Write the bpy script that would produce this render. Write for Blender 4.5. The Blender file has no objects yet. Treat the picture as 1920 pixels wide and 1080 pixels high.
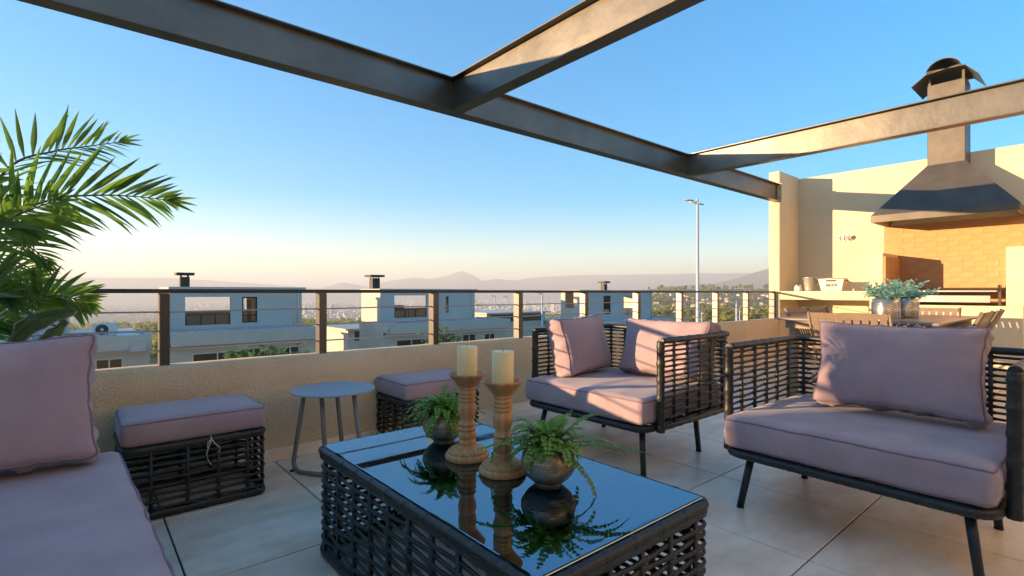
import bpy, math, random
from mathutils import Vector, Matrix, noise
random.seed(7)
R = math.radians
C = bpy.context.scene.collection
S = bpy.context.scene
# ------------------------------------------------------------------ camera, sky, sun, exposure
FPX = 955.0
YAW = math.atan2(1125, 955)
cam = bpy.data.objects.new('camera', bpy.data.cameras.new('camera'))
C.objects.link(cam); S.camera = cam
cam.location = (0, 0, 0.95)
cam.rotation_euler = (R(90), 0, YAW - R(90))
cam.data.sensor_width = 36; cam.data.lens = FPX / 1920 * 36
cam.data.shift_y = 8 / 1920
cam.data.clip_start = 0.05; cam.data.clip_end = 120000
SUNDIR = Vector((1, -0.666, -0.13)).normalized()
EL = math.asin(-SUNDIR.z); AZ = math.atan2(-SUNDIR.x, -SUNDIR.y)
w = bpy.data.worlds.new('World'); S.world = w; w.use_nodes = True
nt = w.node_tree; nt.nodes.clear()
sky = nt.nodes.new('ShaderNodeTexSky'); sky.sky_type = 'NISHITA'; sky.sun_disc = False
sky.sun_elevation = EL; sky.sun_rotation = AZ
sky.altitude = 600; sky.air_density = 1.0; sky.dust_density = 0.25; sky.ozone_density = 3.0
hs = nt.nodes.new('ShaderNodeHueSaturation'); hs.inputs['Saturation'].default_value = 2.0; hs.inputs['Hue'].default_value = 0.510
bg = nt.nodes.new('ShaderNodeBackground'); bg.inputs['Strength'].default_value = 0.114
wo = nt.nodes.new('ShaderNodeOutputWorld')
tint = nt.nodes.new('ShaderNodeMix'); tint.data_type = 'RGBA'; tint.blend_type = 'MULTIPLY'; tint.inputs[0].default_value = 1.0; tint.inputs[7].default_value = (1.45, 1.31, 1.19, 1)
gm = nt.nodes.new('ShaderNodeGamma'); gm.inputs['Gamma'].default_value = 0.62
nt.links.new(sky.outputs[0], gm.inputs[0]); nt.links.new(gm.outputs[0], hs.inputs['Color']); nt.links.new(hs.outputs[0], tint.inputs[6]); nt.links.new(tint.outputs[2], bg.inputs[0]); nt.links.new(bg.outputs[0], wo.inputs[0])
sl = bpy.data.lights.new('sun', 'SUN'); sl.energy = 5.0; sl.angle = R(0.5); sl.color = (1.0, 0.66, 0.36)
so = bpy.data.objects.new('sun', sl); C.objects.link(so)
so.rotation_euler = SUNDIR.to_track_quat('-Z', 'Y').to_euler(); so.location = (-8, 6, 8)
S.view_settings.view_transform = 'Standard'; S.view_settings.look = 'None'
S.view_settings.exposure = 2.3; S.view_settings.gamma = 1.0; S.view_settings.use_curve_mapping = False
S.render.engine = 'CYCLES'
S.cycles.use_denoising = True
S.cycles.max_bounces = 8; S.cycles.transparent_max_bounces = 16; S.cycles.volume_bounces = 1

# ------------------------------------------------------------------ materials
MATS = {}
def mat(name, col, rough=0.6, metal=0.0, spec=0.5, var=0.0, vscale=8.0, col2=None, bump=0.0, bscale=60.0,
        rand=0.0, trans=0.0, sheen=0.0, detail=6.0, sub=0.0, hard=False, bdist=0.01):
    m = bpy.data.materials.new(name); m.use_nodes = True
    t = m.node_tree; b = t.nodes['Principled BSDF']; L = t.links
    b.inputs['Roughness'].default_value = rough; b.inputs['Metallic'].default_value = metal
    b.inputs['Specular IOR Level'].default_value = spec
    c = (*col, 1)
    b.inputs['Base Color'].default_value = c
    tc = t.nodes.new('ShaderNodeTexCoord')
    out = None
    if col2 is not None:
        n = t.nodes.new('ShaderNodeTexNoise'); n.inputs['Scale'].default_value = vscale; n.inputs['Detail'].default_value = detail
        n.inputs['Roughness'].default_value = 0.6
        L.new(tc.outputs['Object'], n.inputs['Vector'])
        r = t.nodes.new('ShaderNodeValToRGB'); r.color_ramp.elements[0].color = c; r.color_ramp.elements[1].color = (*col2, 1)
        a, bb = (0.47, 0.53) if hard else ((0.40, 0.60) if name == 'floor tile' else (0.32, 0.68))
        r.color_ramp.elements[0].position = a; r.color_ramp.elements[1].position = bb
        L.new(n.outputs['Fac'], r.inputs['Fac']); out = r.outputs['Color']
    if rand > 0:
        oi = t.nodes.new('ShaderNodeObjectInfo'); mr = t.nodes.new('ShaderNodeMapRange')
        mr.inputs['To Min'].default_value = 1 - rand; mr.inputs['To Max'].default_value = 1 + rand
        L.new(oi.outputs['Random'], mr.inputs['Value'])
        h = t.nodes.new('ShaderNodeHueSaturation'); h.inputs['Color'].default_value = c
        if out is not None: L.new(out, h.inputs['Color'])
        L.new(mr.outputs[0], h.inputs['Value']); out = h.outputs[0]
    if out is not None: L.new(out, b.inputs['Base Color'])
    if bump > 0:
        n2 = t.nodes.new('ShaderNodeTexNoise'); n2.inputs['Scale'].default_value = bscale; n2.inputs['Detail'].default_value = 5
        L.new(tc.outputs['Object'], n2.inputs['Vector'])
        bp = t.nodes.new('ShaderNodeBump'); bp.inputs['Strength'].default_value = bump; bp.inputs['Distance'].default_value = bdist
        L.new(n2.outputs['Fac'], bp.inputs['Height']); L.new(bp.outputs['Normal'], b.inputs['Normal'])
    if sheen > 0: b.inputs['Sheen Weight'].default_value = sheen
    if sub > 0:
        b.inputs['Subsurface Weight'].default_value = sub; b.inputs['Subsurface Radius'].default_value = (0.02, 0.012, 0.006)
    if trans > 0:
        tr = t.nodes.new('ShaderNodeBsdfTranslucent'); mx = t.nodes.new('ShaderNodeMixShader'); mx.inputs[0].default_value = trans
        h2 = t.nodes.new('ShaderNodeHueSaturation'); h2.inputs['Color'].default_value = c; h2.inputs['Value'].default_value = 2.2
        if out is not None: L.new(out, h2.inputs['Color'])
        L.new(h2.outputs[0], tr.inputs['Color'])
        L.new(b.outputs[0], mx.inputs[1]); L.new(tr.outputs[0], mx.inputs[2])
        L.new(mx.outputs[0], t.nodes['Material Output'].inputs['Surface'])
    m['p'] = 1
    MATS[name] = m
    return m

M_stucco = mat('cream stucco', (0.72, 0.53, 0.31), 0.9, spec=0.2, col2=(0.79, 0.60, 0.375), vscale=3, bump=0.8, bscale=110, bdist=0.016)
M_wall = mat('cream painted render', (0.66, 0.54, 0.335), 0.85, spec=0.2, col2=(0.72, 0.60, 0.39), vscale=1.6, bump=0.25, bscale=140, bdist=0.004)
M_front = mat('pale cream house front', (0.80, 0.70, 0.52), 0.85, spec=0.2, bump=0.2, bscale=140, bdist=0.004)
M_steel = mat('dark painted steel', (0.085, 0.078, 0.070), 0.42, metal=0.25, spec=0.6, col2=(0.13, 0.115, 0.095), vscale=5, bump=0.1, bscale=18)
M_beam = mat('grey steel beam', (0.125, 0.115, 0.098), 0.38, metal=0.78, spec=0.5, col2=(0.19, 0.172, 0.14), vscale=2.5, bump=0.12, bscale=14)
M_hood = mat('bronze hood metal', (0.098, 0.085, 0.068), 0.48, metal=0.5, spec=0.5, col2=(0.14, 0.122, 0.095), vscale=4, bump=0.08, bscale=10)
M_rail = mat('brown railing paint', (0.045, 0.03, 0.022), 0.5, spec=0.4, col2=(0.07, 0.045, 0.03), vscale=12)
M_post = mat('bronze post paint', (0.036, 0.023, 0.016), 0.38, spec=1.0, col2=(0.05, 0.032, 0.021), vscale=12)
M_wire = mat('steel wire', (0.42, 0.40, 0.38), 0.3, metal=0.8)
M_tile = mat('floor tile', (0.70, 0.545, 0.39), 0.36, spec=0.4, col2=(0.88, 0.755, 0.59), vscale=2.4, rand=0.07, bump=0.05, bscale=20)
def use_world_coords(m, stretch=(1,1,1)):
    t = m.node_tree; g = t.nodes.new('ShaderNodeNewGeometry'); mp = t.nodes.new('ShaderNodeMapping'); mp.inputs['Scale'].default_value = stretch
    t.links.new(g.outputs['Position'], mp.inputs[0])
    for n in t.nodes:
        if n.type == 'TEX_NOISE':
            for l in list(n.inputs['Vector'].links): t.links.remove(l)
            t.links.new(mp.outputs[0], n.inputs['Vector'])
use_world_coords(M_tile, (1.0, 1.7, 1))
M_grout = mat('grout', (0.05, 0.042, 0.035), 0.9)
M_rattan = mat('dark rattan', (0.016, 0.016, 0.014), 0.42, spec=0.42, col2=(0.034, 0.029, 0.022), vscale=30, bump=0.3, bscale=160, rand=0.15, bdist=0.003)
M_leg = mat('black metal leg', (0.018, 0.020, 0.020), 0.42, spec=0.5)
M_fab = mat('mauve fabric', (0.335, 0.238, 0.248), 0.9, spec=0.15, col2=(0.42, 0.305, 0.312), vscale=5, bump=0.35, bscale=420, sheen=0.25, bdist=0.002)
M_pip = mat('mauve piping', (0.25, 0.165, 0.185), 0.85, spec=0.2)
M_string = mat('tie string', (0.55, 0.45, 0.42), 0.9)
M_stool = mat('grey powder coat', (0.30, 0.33, 0.36), 0.5, spec=0.5, bump=0.05, bscale=200)
M_stoolleg = mat('taupe tube', (0.20, 0.185, 0.165), 0.45, spec=0.5)
M_wax = mat('cream wax', (0.92, 0.66, 0.32), 0.45, spec=0.4, sub=0.4, col2=(0.94, 0.71, 0.38), vscale=9)
M_wick = mat('wick', (0.35, 0.3, 0.24), 0.9)
M_pot = mat('hammered bronze pot', (0.27, 0.19, 0.13), 0.30, metal=0.75, spec=0.6, col2=(0.35, 0.25, 0.17), vscale=14)
M_soil = mat('dark soil', (0.03, 0.022, 0.015), 1.0)
M_fern = mat('fern leaf', (0.15, 0.26, 0.035), 0.5, spec=0.4, col2=(0.23, 0.35, 0.06), vscale=24, trans=0.3, rand=0.25)
M_stem = mat('green stem', (0.07, 0.09, 0.025), 0.6)
M_palm = mat('palm leaf', (0.062, 0.125, 0.016), 0.42, spec=0.45, col2=(0.12, 0.20, 0.026), vscale=9, trans=0.42, rand=0.45)
M_broad = mat('broad leaf', (0.10, 0.145, 0.065), 0.4, spec=0.5, col2=(0.14, 0.185, 0.09), vscale=10, trans=0.2)
M_broadedge = mat('pale leaf edge', (0.42, 0.42, 0.28), 0.5, trans=0.2)
M_planter = mat('planter clay', (0.12, 0.10, 0.09), 0.7)
M_brick = mat('firebrick', (0.52, 0.265, 0.12), 0.85, spec=0.2, col2=(0.58, 0.315, 0.15), vscale=5, rand=0.025, bump=0.2, bscale=90, bdist=0.004)
M_mortar = mat('mortar', (0.55, 0.29, 0.135), 0.95)
M_stain = mat('stainless steel', (0.50, 0.47, 0.42), 0.34, metal=0.9, bump=0.04, bscale=8)
M_iron = mat('cast iron', (0.07, 0.055, 0.045), 0.5, metal=0.5)
M_galv = mat('galvanised steel', (0.46, 0.43, 0.38), 0.42, metal=0.7, col2=(0.56, 0.53, 0.48), vscale=25)
M_silver = mat('hammered silver', (0.66, 0.58, 0.47), 0.3, metal=1.0)
M_black = mat('black print', (0.012, 0.012, 0.012), 0.6)
M_cream = mat('cream label', (0.62, 0.52, 0.36), 0.6)
M_taupe = mat('taupe slatted aluminium', (0.21, 0.15, 0.10), 0.5, spec=0.5, col2=(0.25, 0.18, 0.12), vscale=9)
M_ttop = mat('taupe table top', (0.24, 0.19, 0.15), 0.28, spec=0.5)
M_succ = mat('teal succulent', (0.22, 0.42, 0.36), 0.7, spec=0.2, col2=(0.32, 0.52, 0.45), vscale=30, trans=0.2, rand=0.2)
M_white = mat('white house render', (0.48, 0.44, 0.375), 0.9, spec=0.2, col2=(0.54, 0.50, 0.435), vscale=0.6, bump=0.05, bscale=20)
M_roofm = mat('blue roof membrane', (0.26, 0.36, 0.43), 0.45, col2=(0.38, 0.48, 0.54), vscale=0.7)
M_dark = mat('dark window', (0.018, 0.016, 0.014), 0.25, spec=0.6)
M_blackm = mat('black flue metal', (0.02, 0.018, 0.016), 0.6)
M_woodp = mat('orange timber', (0.30, 0.13, 0.04), 0.7, col2=(0.36, 0.17, 0.06), vscale=3)
M_ac = mat('air conditioner white', (0.62, 0.60, 0.56), 0.5)
M_polegrey = mat('galvanised pole', (0.60, 0.58, 0.56), 0.45, metal=0.3)
M_asph = mat('asphalt', (0.05, 0.05, 0.052), 0.9)
M_crown = mat('tree foliage', (0.13, 0.14, 0.020), 0.8, spec=0.2, col2=(0.27, 0.26, 0.045), vscale=0.5, trans=0.25, rand=0.35)
M_trunk = mat('bark', (0.09, 0.065, 0.045), 0.9)
M_lawnleaf = mat('near tree leaf', (0.035, 0.085, 0.02), 0.6, col2=(0.07, 0.13, 0.03), vscale=4, trans=0.25)
M_city = mat('city walls', (0.40, 0.33, 0.28), 0.9, spec=0.1, col2=(0.58, 0.52, 0.46), vscale=0.012, detail=2, hard=True)
M_hroof = mat('clay roof', (0.30, 0.20, 0.14), 0.85, rand=0.2)
M_hwall = mat('hillside house wall', (0.58, 0.48, 0.40), 0.9, rand=0.12)
M_mount = mat('mountain scrub', (0.085, 0.075, 0.055), 1.0, spec=0.0, col2=(0.14, 0.12, 0.085), vscale=0.002, detail=8)
M_diff = mat('frosted lamp glass', (0.40, 0.36, 0.29), 0.5)
M_glassjar = mat('jar glass', (0.75, 0.70, 0.60), 0.08, spec=0.6, sub=0.0)

# turned wood with fine rings along its height
def wood_mat():
    m = mat('turned pine', (0.50, 0.24, 0.09), 0.55, spec=0.35)
    t = m.node_tree; L = t.links; b = t.nodes['Principled BSDF']
    tc = t.nodes.new('ShaderNodeTexCoord'); mp = t.nodes.new('ShaderNodeMapping'); mp.inputs['Scale'].default_value = (45, 45, 3.5)
    n = t.nodes.new('ShaderNodeTexNoise'); n.inputs['Scale'].default_value = 1.6; n.inputs['Detail'].default_value = 5
    r = t.nodes.new('ShaderNodeValToRGB')
    r.color_ramp.elements[0].position = 0.3; r.color_ramp.elements[0].color = (0.40, 0.17, 0.055, 1)
    r.color_ramp.elements[1].position = 0.7; r.color_ramp.elements[1].color = (0.60, 0.31, 0.13, 1)
    L.new(tc.outputs['Object'], mp.inputs[0]); L.new(mp.outputs[0], n.inputs['Vector']); L.new(n.outputs['Fac'], r.inputs[0]); L.new(r.outputs[0], b.inputs['Base Color'])
    return m
M_wood = wood_mat()
# dark reflective tinted glass: strong mirror coat over smoke-grey transmission
def glass_mat():
    m = bpy.data.materials.new('tinted table glass'); m.use_nodes = True
    t = m.node_tree; t.nodes.clear(); L = t.links
    o = t.nodes.new('ShaderNodeOutputMaterial'); mx = t.nodes.new('ShaderNodeMixShader')
    fr = t.nodes.new('ShaderNodeFresnel'); fr.inputs['IOR'].default_value = 4.5
    tr = t.nodes.new('ShaderNodeBsdfTransparent'); tr.inputs[0].default_value = (0.55, 0.57, 0.57, 1)
    gl = t.nodes.new('ShaderNodeBsdfGlossy'); gl.inputs['Roughness'].default_value = 0.012
    tc = t.nodes.new('ShaderNodeTexCoord'); nn_ = t.nodes.new('ShaderNodeTexNoise'); nn_.inputs['Scale'].default_value = 9; nn_.inputs['Detail'].default_value = 7
    mr = t.nodes.new('ShaderNodeMapRange'); mr.inputs['From Min'].default_value = .45; mr.inputs['From Max'].default_value = .8; mr.inputs['To Min'].default_value = .008; mr.inputs['To Max'].default_value = .09
    L.new(tc.outputs['Object'], nn_.inputs['Vector']); L.new(nn_.outputs['Fac'], mr.inputs['Value']); L.new(mr.outputs[0], gl.inputs['Roughness'])
    gl.inputs['Roughness'].default_value = 0.012; gl.inputs[0].default_value = (0.62, 0.80, 0.95, 1)
    L.new(fr.outputs[0], mx.inputs[0]); L.new(tr.outputs[0], mx.inputs[1]); L.new(gl.outputs[0], mx.inputs[2]); L.new(mx.outputs[0], o.inputs[0])
    return m
M_glass = glass_mat()
def pane_mat():
    m = bpy.data.materials.new('window glass'); m.use_nodes = True
    t = m.node_tree; t.nodes.clear(); L = t.links
    o = t.nodes.new('ShaderNodeOutputMaterial'); mx = t.nodes.new('ShaderNodeMixShader')
    fr = t.nodes.new('ShaderNodeFresnel'); fr.inputs['IOR'].default_value = 1.45
    tr = t.nodes.new('ShaderNodeBsdfTransparent'); tr.inputs[0].default_value = (0.85, 0.87, 0.87, 1)
    gl = t.nodes.new('ShaderNodeBsdfGlossy'); gl.inputs['Roughness'].default_value = 0.02
    L.new(fr.outputs[0], mx.inputs[0]); L.new(tr.outputs[0], mx.inputs[1]); L.new(gl.outputs[0], mx.inputs[2]); L.new(mx.outputs[0], o.inputs[0])
    return m
M_pane = pane_mat()
# ground with dry grass, scrub and bare earth
def ground_mat():
    m = mat('dry hillside', (0.15, 0.135, 0.045), 1.0, spec=0.05, col2=(0.28, 0.20, 0.10), vscale=0.02, detail=10)
    return m
M_ground = ground_mat()

# ------------------------------------------------------------------ mesh builder
class MB:
    def __init__(s): s.v = []; s.f = []; s.sm = []
    def add(s, vs, fs, smooth=False):
        o = len(s.v); s.v += [Vector(p) for p in vs]
        for f in fs: s.f.append([i + o for i in f]); s.sm.append(smooth)
        return s
    def quad(s, *p): return s.add(p, [list(range(len(p)))])
    def box(s, x0, x1, y0, y1, z0, z1, b=0.0, M=None):
        if b <= 0:
            vs = [(x, y, z) for z in (z0, z1) for y in (y0, y1) for x in (x0, x1)]
            fs = [[0,2,3,1],[4,5,7,6],[0,1,5,4],[2,6,7,3],[0,4,6,2],[1,3,7,5]]
        else:
            b = min(b, (x1-x0)/2.01, (y1-y0)/2.01, (z1-z0)/2.01)
            vs = []; idx = {}
            for i, x in enumerate((x0, x1)):
                for j, y in enumerate((y0, y1)):
                    for k, z in enumerate((z0, z1)):
                        sx, sy, sz = (1,-1)[i], (1,-1)[j], (1,-1)[k]
                        for a, p in enumerate(((x, y+sy*b, z+sz*b), (x+sx*b, y, z+sz*b), (x+sx*b, y+sy*b, z))):
                            idx[(i,j,k,a)] = len(vs); vs.append(p)
            fs = []
            I = idx
            for i in (0,1): fs.append([I[(i,0,0,0)],I[(i,1,0,0)],I[(i,1,1,0)],I[(i,0,1,0)]])
            for j in (0,1): fs.append([I[(0,j,0,1)],I[(1,j,0,1)],I[(1,j,1,1)],I[(0,j,1,1)]])
            for k in (0,1): fs.append([I[(0,0,k,2)],I[(1,0,k,2)],I[(1,1,k,2)],I[(0,1,k,2)]])
            for i in (0,1):
                for j in (0,1): fs.append([I[(i,j,0,0)],I[(i,j,0,1)],I[(i,j,1,1)],I[(i,j,1,0)]])
            for i in (0,1):
                for k in (0,1): fs.append([I[(i,0,k,0)],I[(i,0,k,2)],I[(i,1,k,2)],I[(i,1,k,0)]])
            for j in (0,1):
                for k in (0,1): fs.append([I[(0,j,k,1)],I[(0,j,k,2)],I[(1,j,k,2)],I[(1,j,k,1)]])
            for i in (0,1):
                for j in (0,1):
                    for k in (0,1): fs.append([I[(i,j,k,0)],I[(i,j,k,1)],I[(i,j,k,2)]])
            c = Vector(((x0+x1)/2,(y0+y1)/2,(z0+z1)/2))
            for f in fs:
                p = [Vector(vs[q]) for q in f]; n = (p[1]-p[0]).cross(p[2]-p[0])
                if n.dot(sum(p, Vector())/len(p) - c) < 0: f.reverse()
        if M is not None: vs = [M @ Vector(p) for p in vs]
        return s.add(vs, fs)
    def tube(s, pts, r, n=8, r2=None, up=(0,0,1), closed=False, cap=True, flat=None):
        """sweep a (possibly elliptical) ring: r radius (number or list) sideways, r2 along 'up'"""
        pts = [Vector(p) for p in pts]; k = len(pts); up = Vector(up); o = len(s.v)
        rr = r if isinstance(r, (list, tuple)) else [r]*k
        r2l = rr if r2 is None else (r2 if isinstance(r2, (list, tuple)) else [r2]*k)
        for i, p in enumerate(pts):
            if closed: t = pts[(i+1)%k] - pts[i-1]
            else: t = pts[min(i+1,k-1)] - pts[max(i-1,0)]
            t.normalize()
            u = up - t*up.dot(t)
            if u.length < 0.05: u = Vector((1,0,0)) - t*t.x
            if u.length < 0.05: u = Vector((0,1,0)) - t*t.y
            u.normalize(); sd = t.cross(u)
            for j in range(n):
                a = 2*math.pi*j/n
                s.v.append(p + sd*math.cos(a)*rr[i] + u*math.sin(a)*r2l[i])
        m = k if closed else k-1
        for i in range(m):
            a = o+i*n; b = o+((i+1)%k)*n
            for j in range(n):
                s.f.append([a+j, a+(j+1)%n, b+(j+1)%n, b+j]); s.sm.append(True)
        if cap and not closed:
            s.f.append([o+j for j in range(n)][::-1]); s.sm.append(False)
            s.f.append([o+(k-1)*n+j for j in range(n)]); s.sm.append(False)
        return s
    def lathe(s, prof, n=32, c=(0,0,0), smooth=True, wob=None):
        o = len(s.v); c = Vector(c)
        for r, z in prof:
            for j in range(n):
                a = 2*math.pi*j/n; q = r if wob is None else r*wob(a, z)
                s.v.append(c + Vector((q*math.cos(a), q*math.sin(a), z)))
        for i in range(len(prof)-1):
            for j in range(n):
                s.f.append([o+i*n+j, o+i*n+(j+1)%n, o+(i+1)*n+(j+1)%n, o+(i+1)*n+j]); s.sm.append(smooth)
        return s
    def prism(s, poly, a0, a1, axis='y', M=None):
        k = len(poly)
        def mk(p, a):
            q = {'x': (a, p[0], p[1]), 'y': (p[0], a, p[1]), 'z': (p[0], p[1], a)}[axis]
            return M @ Vector(q) if M is not None else Vector(q)
        vs = [mk(p, a0) for p in poly] + [mk(p, a1) for p in poly]
        fs = [list(range(k))[::-1], list(range(k, 2*k))] + [[i, (i+1)%k, k+(i+1)%k, k+i] for i in range(k)]
        return s.add(vs, fs)
    def mesh(s, name, m, off=(0,0,0)):
        me = bpy.data.meshes.new(name); off = Vector(off)
        me.from_pydata([tuple(p - off) for p in s.v], [], s.f)
        me.polygons.foreach_set('use_smooth', s.sm)
        me.materials.append(m); me.update()
        return me
    def build(s, name, m, parent=None, world=True, kind=None, label=None):
        off = wloc(parent) if (parent is not None and world) else (0,0,0)
        return link(name, s.mesh(name, m, off), parent, kind=kind, label=label)
def wloc(o):
    p = Vector((0,0,0))
    while o is not None: p = p + o.location; o = o.parent
    return p
def link(name, me, parent=None, loc=None, kind=None, label=None, mtx=None):
    o = bpy.data.objects.new(name, me); C.objects.link(o)
    if parent is not None: o.parent = parent
    if loc is not None: o.location = loc
    if mtx is not None: o.matrix_local = mtx
    if kind: o['kind'] = kind
    if label: o['label'] = label
    return o
def thing(name, label, cat, loc=(0,0,0), rz=0.0, group=None):
    o = bpy.data.objects.new(name, None); C.objects.link(o); o.empty_display_size = 0.1
    o.location = loc; o.rotation_euler = (0,0,rz); o['label'] = label; o['category'] = cat
    if group: o['group'] = group
    return o
def tag(o, label, cat, group=None):
    o['label'] = label; o['category'] = cat
    if group: o['group'] = group
    return o
def dup(o, parent=None, loc=None, rz=None, label=None, group=None):
    c = o.copy(); C.objects.link(c)
    if parent is not None: c.parent = parent
    if loc is not None: c.location = loc
    if rz is not None: c.rotation_euler = (0,0,rz)
    if label: c['label'] = label
    if group: c['group'] = group
    for ch in list(o.children): dup(ch, c)
    return c
def nz(p, s=1.0, seed=0.0): return noise.noise(Vector((p[0]*s+seed, p[1]*s-seed*1.7, p[2]*s+seed*.6)))
FW = Vector((math.cos(YAW), math.sin(YAW), 0)); RT = Vector((math.sin(YAW), -math.cos(YAW), 0))
def at(x, y, V):
    """world point in the plane v = V whose bearing and height were surveyed from the photo"""
    d = FW + RT*((x-960)/FPX); d.z = -(y-548)/FPX
    return Vector((0,0,.95)) + d*(V/d.y)

# ------------------------------------------------------------------ terrain, mountains, haze
def lerpl(tab, r):
    if r <= tab[0][0]: return tab[0][1]
    for (a, za), (b, zb) in zip(tab, tab[1:]):
        if r <= b:
            t = (r-a)/(b-a); t = t*t*(3-2*t)
            return za+(zb-za)*t
    return tab[-1][1]
TR = [(0,-6.5),(40,-9),(140,-15.5),(300,-17.5),(600,-19),(1000,-14),(1500,7),(1800,13),(2400,-40),(3500,-118),(60000,-120)]
TL = [(0,-6.5),(40,-10),(140,-19),(400,-30),(800,-46),(1200,-66),(2100,-118),(60000,-120)]
def gz(x, y):
    r = math.hypot(x, y); a = math.atan2(Vector((x,y,0)).dot(RT), Vector((x,y,0)).dot(FW)) if r > 0 else 0
    t = min(1, max(0, (a - 0.02)/0.26)); t = t*t*(3-2*t)
    if a > 1.3: t *= max(0, 1-(a-1.3)/.6)
    z = lerpl(TL, r)*(1-t) + lerpl(TR, r)*t
    if r > 100: z += min(1, (r-100)/400)*3.0*nz((x, y, 0), 1/170.)
    return z
def terrain():
    m = MB(); na = 180; rs = [0.0001]; r = 6
    while r < 26000: rs.append(r); r *= 1.13
    rs.append(30000)
    vs = []; fs = []
    for r in rs:
        for j in range(na):
            a = 2*math.pi*j/na; x, y = r*math.cos(a), r*math.sin(a); vs.append((x, y, gz(x, y)))
    for i in range(len(rs)-1):
        for j in range(na): fs.append([i*na+j, (i+1)*na+j, (i+1)*na+(j+1)%na, i*na+(j+1)%na])
    m.add(vs, fs, True)
    m.build('ground', M_ground, kind='structure')
terrain()
def lin(tab, x):
    for (a, ya), (b, yb) in zip(tab, tab[1:]):
        if x <= b: return ya+(yb-ya)*(x-a)/(b-a)
    return tab[-1][1]
def range_mesh(name, prof, r0, r1, seed, wob, mt=M_mount):
    """a mountain range: crest at the middle radius, slopes to both sides"""
    m = MB(); nb = 14; n = 520
    x0, x1 = prof[0][0], prof[-1][0]
    vs = []
    for i in range(n+1):
        px = x0+(x1-x0)*i/n; a = math.atan((px-960)/FPX); yy = lin(prof, px)
        rm = (r0+r1)/2
        h = (548-yy)/FPX*rm*math.cos(a)
        for j in range(nb+1):
            t = j/nb; rr = r0+(r1-r0)*t; d = FW*math.cos(a)+RT*math.sin(a)
            p = d*rr; fall = 1-abs(2*t-1)
            z = -125 + (h+125)*(fall**0.8) + wob*nz((p.x, p.y, 0), 1/900., seed)*fall*(1.0 if abs(2*t-1) > .12 else .15) + .5*wob*nz((p.x, p.y, 0), 1/330., seed)*fall
            vs.append((p.x, p.y, z))
    fs = []
    for i in range(n):
        for j in range(nb): a = i*(nb+1)+j; fs.append([a, a+nb+1, a+nb+2, a+1])
    m.add(vs, fs, True)
    return m.build(name, mt, kind='structure')
range_mesh('mountains', [(-900,530),(-300,522),(0,518),(90,519),(200,521),(300,520),(420,527),(540,536),(600,541),(645,529),(690,538),(715,531),(745,524),(780,520),(805,524),(835,518),(850,512),(866,507),(880,512),(905,526),(930,523),(965,526),(1000,521),(1050,517),(1130,515),(1220,514),(1300,513),(1400,512),(1500,512),(1700,514),(2100,520),(2900,540)], 7600, 9200, 3.1, 16)
range_mesh('hill', [(1100,552),(1180,546),(1260,537),(1300,534),(1340,531),(1380,522),(1420,509),(1460,498),(1540,492),(1640,489),(1800,492),(2200,520),(2900,545)], 4200, 5400, 8.2, 12)
def haze():
    m = MB().box(-34000, 34000, -34000, 34000, -135, 390)
    ma = bpy.data.materials.new('valley haze'); ma.use_nodes = True
    t = ma.node_tree; t.nodes.clear(); o = t.nodes.new('ShaderNodeOutputMaterial')
    v = t.nodes.new('ShaderNodeVolumePrincipled'); v.inputs['Density'].default_value = 2.3e-4
    v.inputs['Color'].default_value = (0.72, 0.735, 0.75, 1); v.inputs['Anisotropy'].default_value = 0.15
    t.links.new(v.outputs[0], o.inputs['Volume'])
    m.build('haze', ma, kind='stuff')
haze()

# city on the valley floor
def city():
    m = MB(); rnd = random.Random(5)
    for k in range(9000):
        a = rnd.uniform(-0.86, 0.36); r = 2300*(4.2**rnd.random())
        d = FW*math.cos(a)+RT*math.sin(a); p = d*r
        if nz((p.x, p.y, 0), 1/700., 2) < -0.15 and rnd.random() < .8: continue
        w_ = rnd.uniform(8, 30); l_ = rnd.uniform(8, 30); h = rnd.uniform(5, 11)
        if rnd.random() < .07: h = rnd.uniform(14, 26); w_ = rnd.uniform(10, 22); l_ = w_
        if rnd.random() < .004: h = rnd.uniform(35, 55)
        m.box(p.x-w_/2, p.x+w_/2, p.y-l_/2, p.y+l_/2, -121, -119+h)
    m.build('city', M_city, kind='stuff')
city()

# ------------------------------------------------------------------ trees
def crown_verts(rnd, n, rx, rz, size, cz):
    m = MB()
    lobes = [(Vector((rnd.uniform(-.5,.5)*rx, rnd.uniform(-.5,.5)*rx, cz+rnd.uniform(-.35,.5)*rz)), rnd.uniform(.45,.75)) for _ in range(6)]
    for k in range(n):
        c, q = rnd.choice(lobes)
        d = Vector((rnd.gauss(0,1), rnd.gauss(0,1), rnd.gauss(0,1))).normalized()
        rad = q*(rnd.random()**.4)
        p = c + Vector((d.x*rx*rad, d.y*rx*rad, d.z*rz*rad))
        nrm = (d + Vector((rnd.uniform(-.8,.8), rnd.uniform(-.8,.8), rnd.uniform(-.4,.9)))).normalized()
        u = nrm.orthogonal().normalized(); v = nrm.cross(u); s_ = size*rnd.uniform(.6,1.3); an = rnd.uniform(0, 6.28)
        u, v = u*math.cos(an)+v*math.sin(an), v*math.cos(an)-u*math.sin(an)
        m.quad(p-u*s_-v*s_*.4, p+u*s_*.3-v*s_*.7, p+u*s_+v*s_*.3, p-u*s_*.2+v*s_*.8)
    return m
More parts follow.
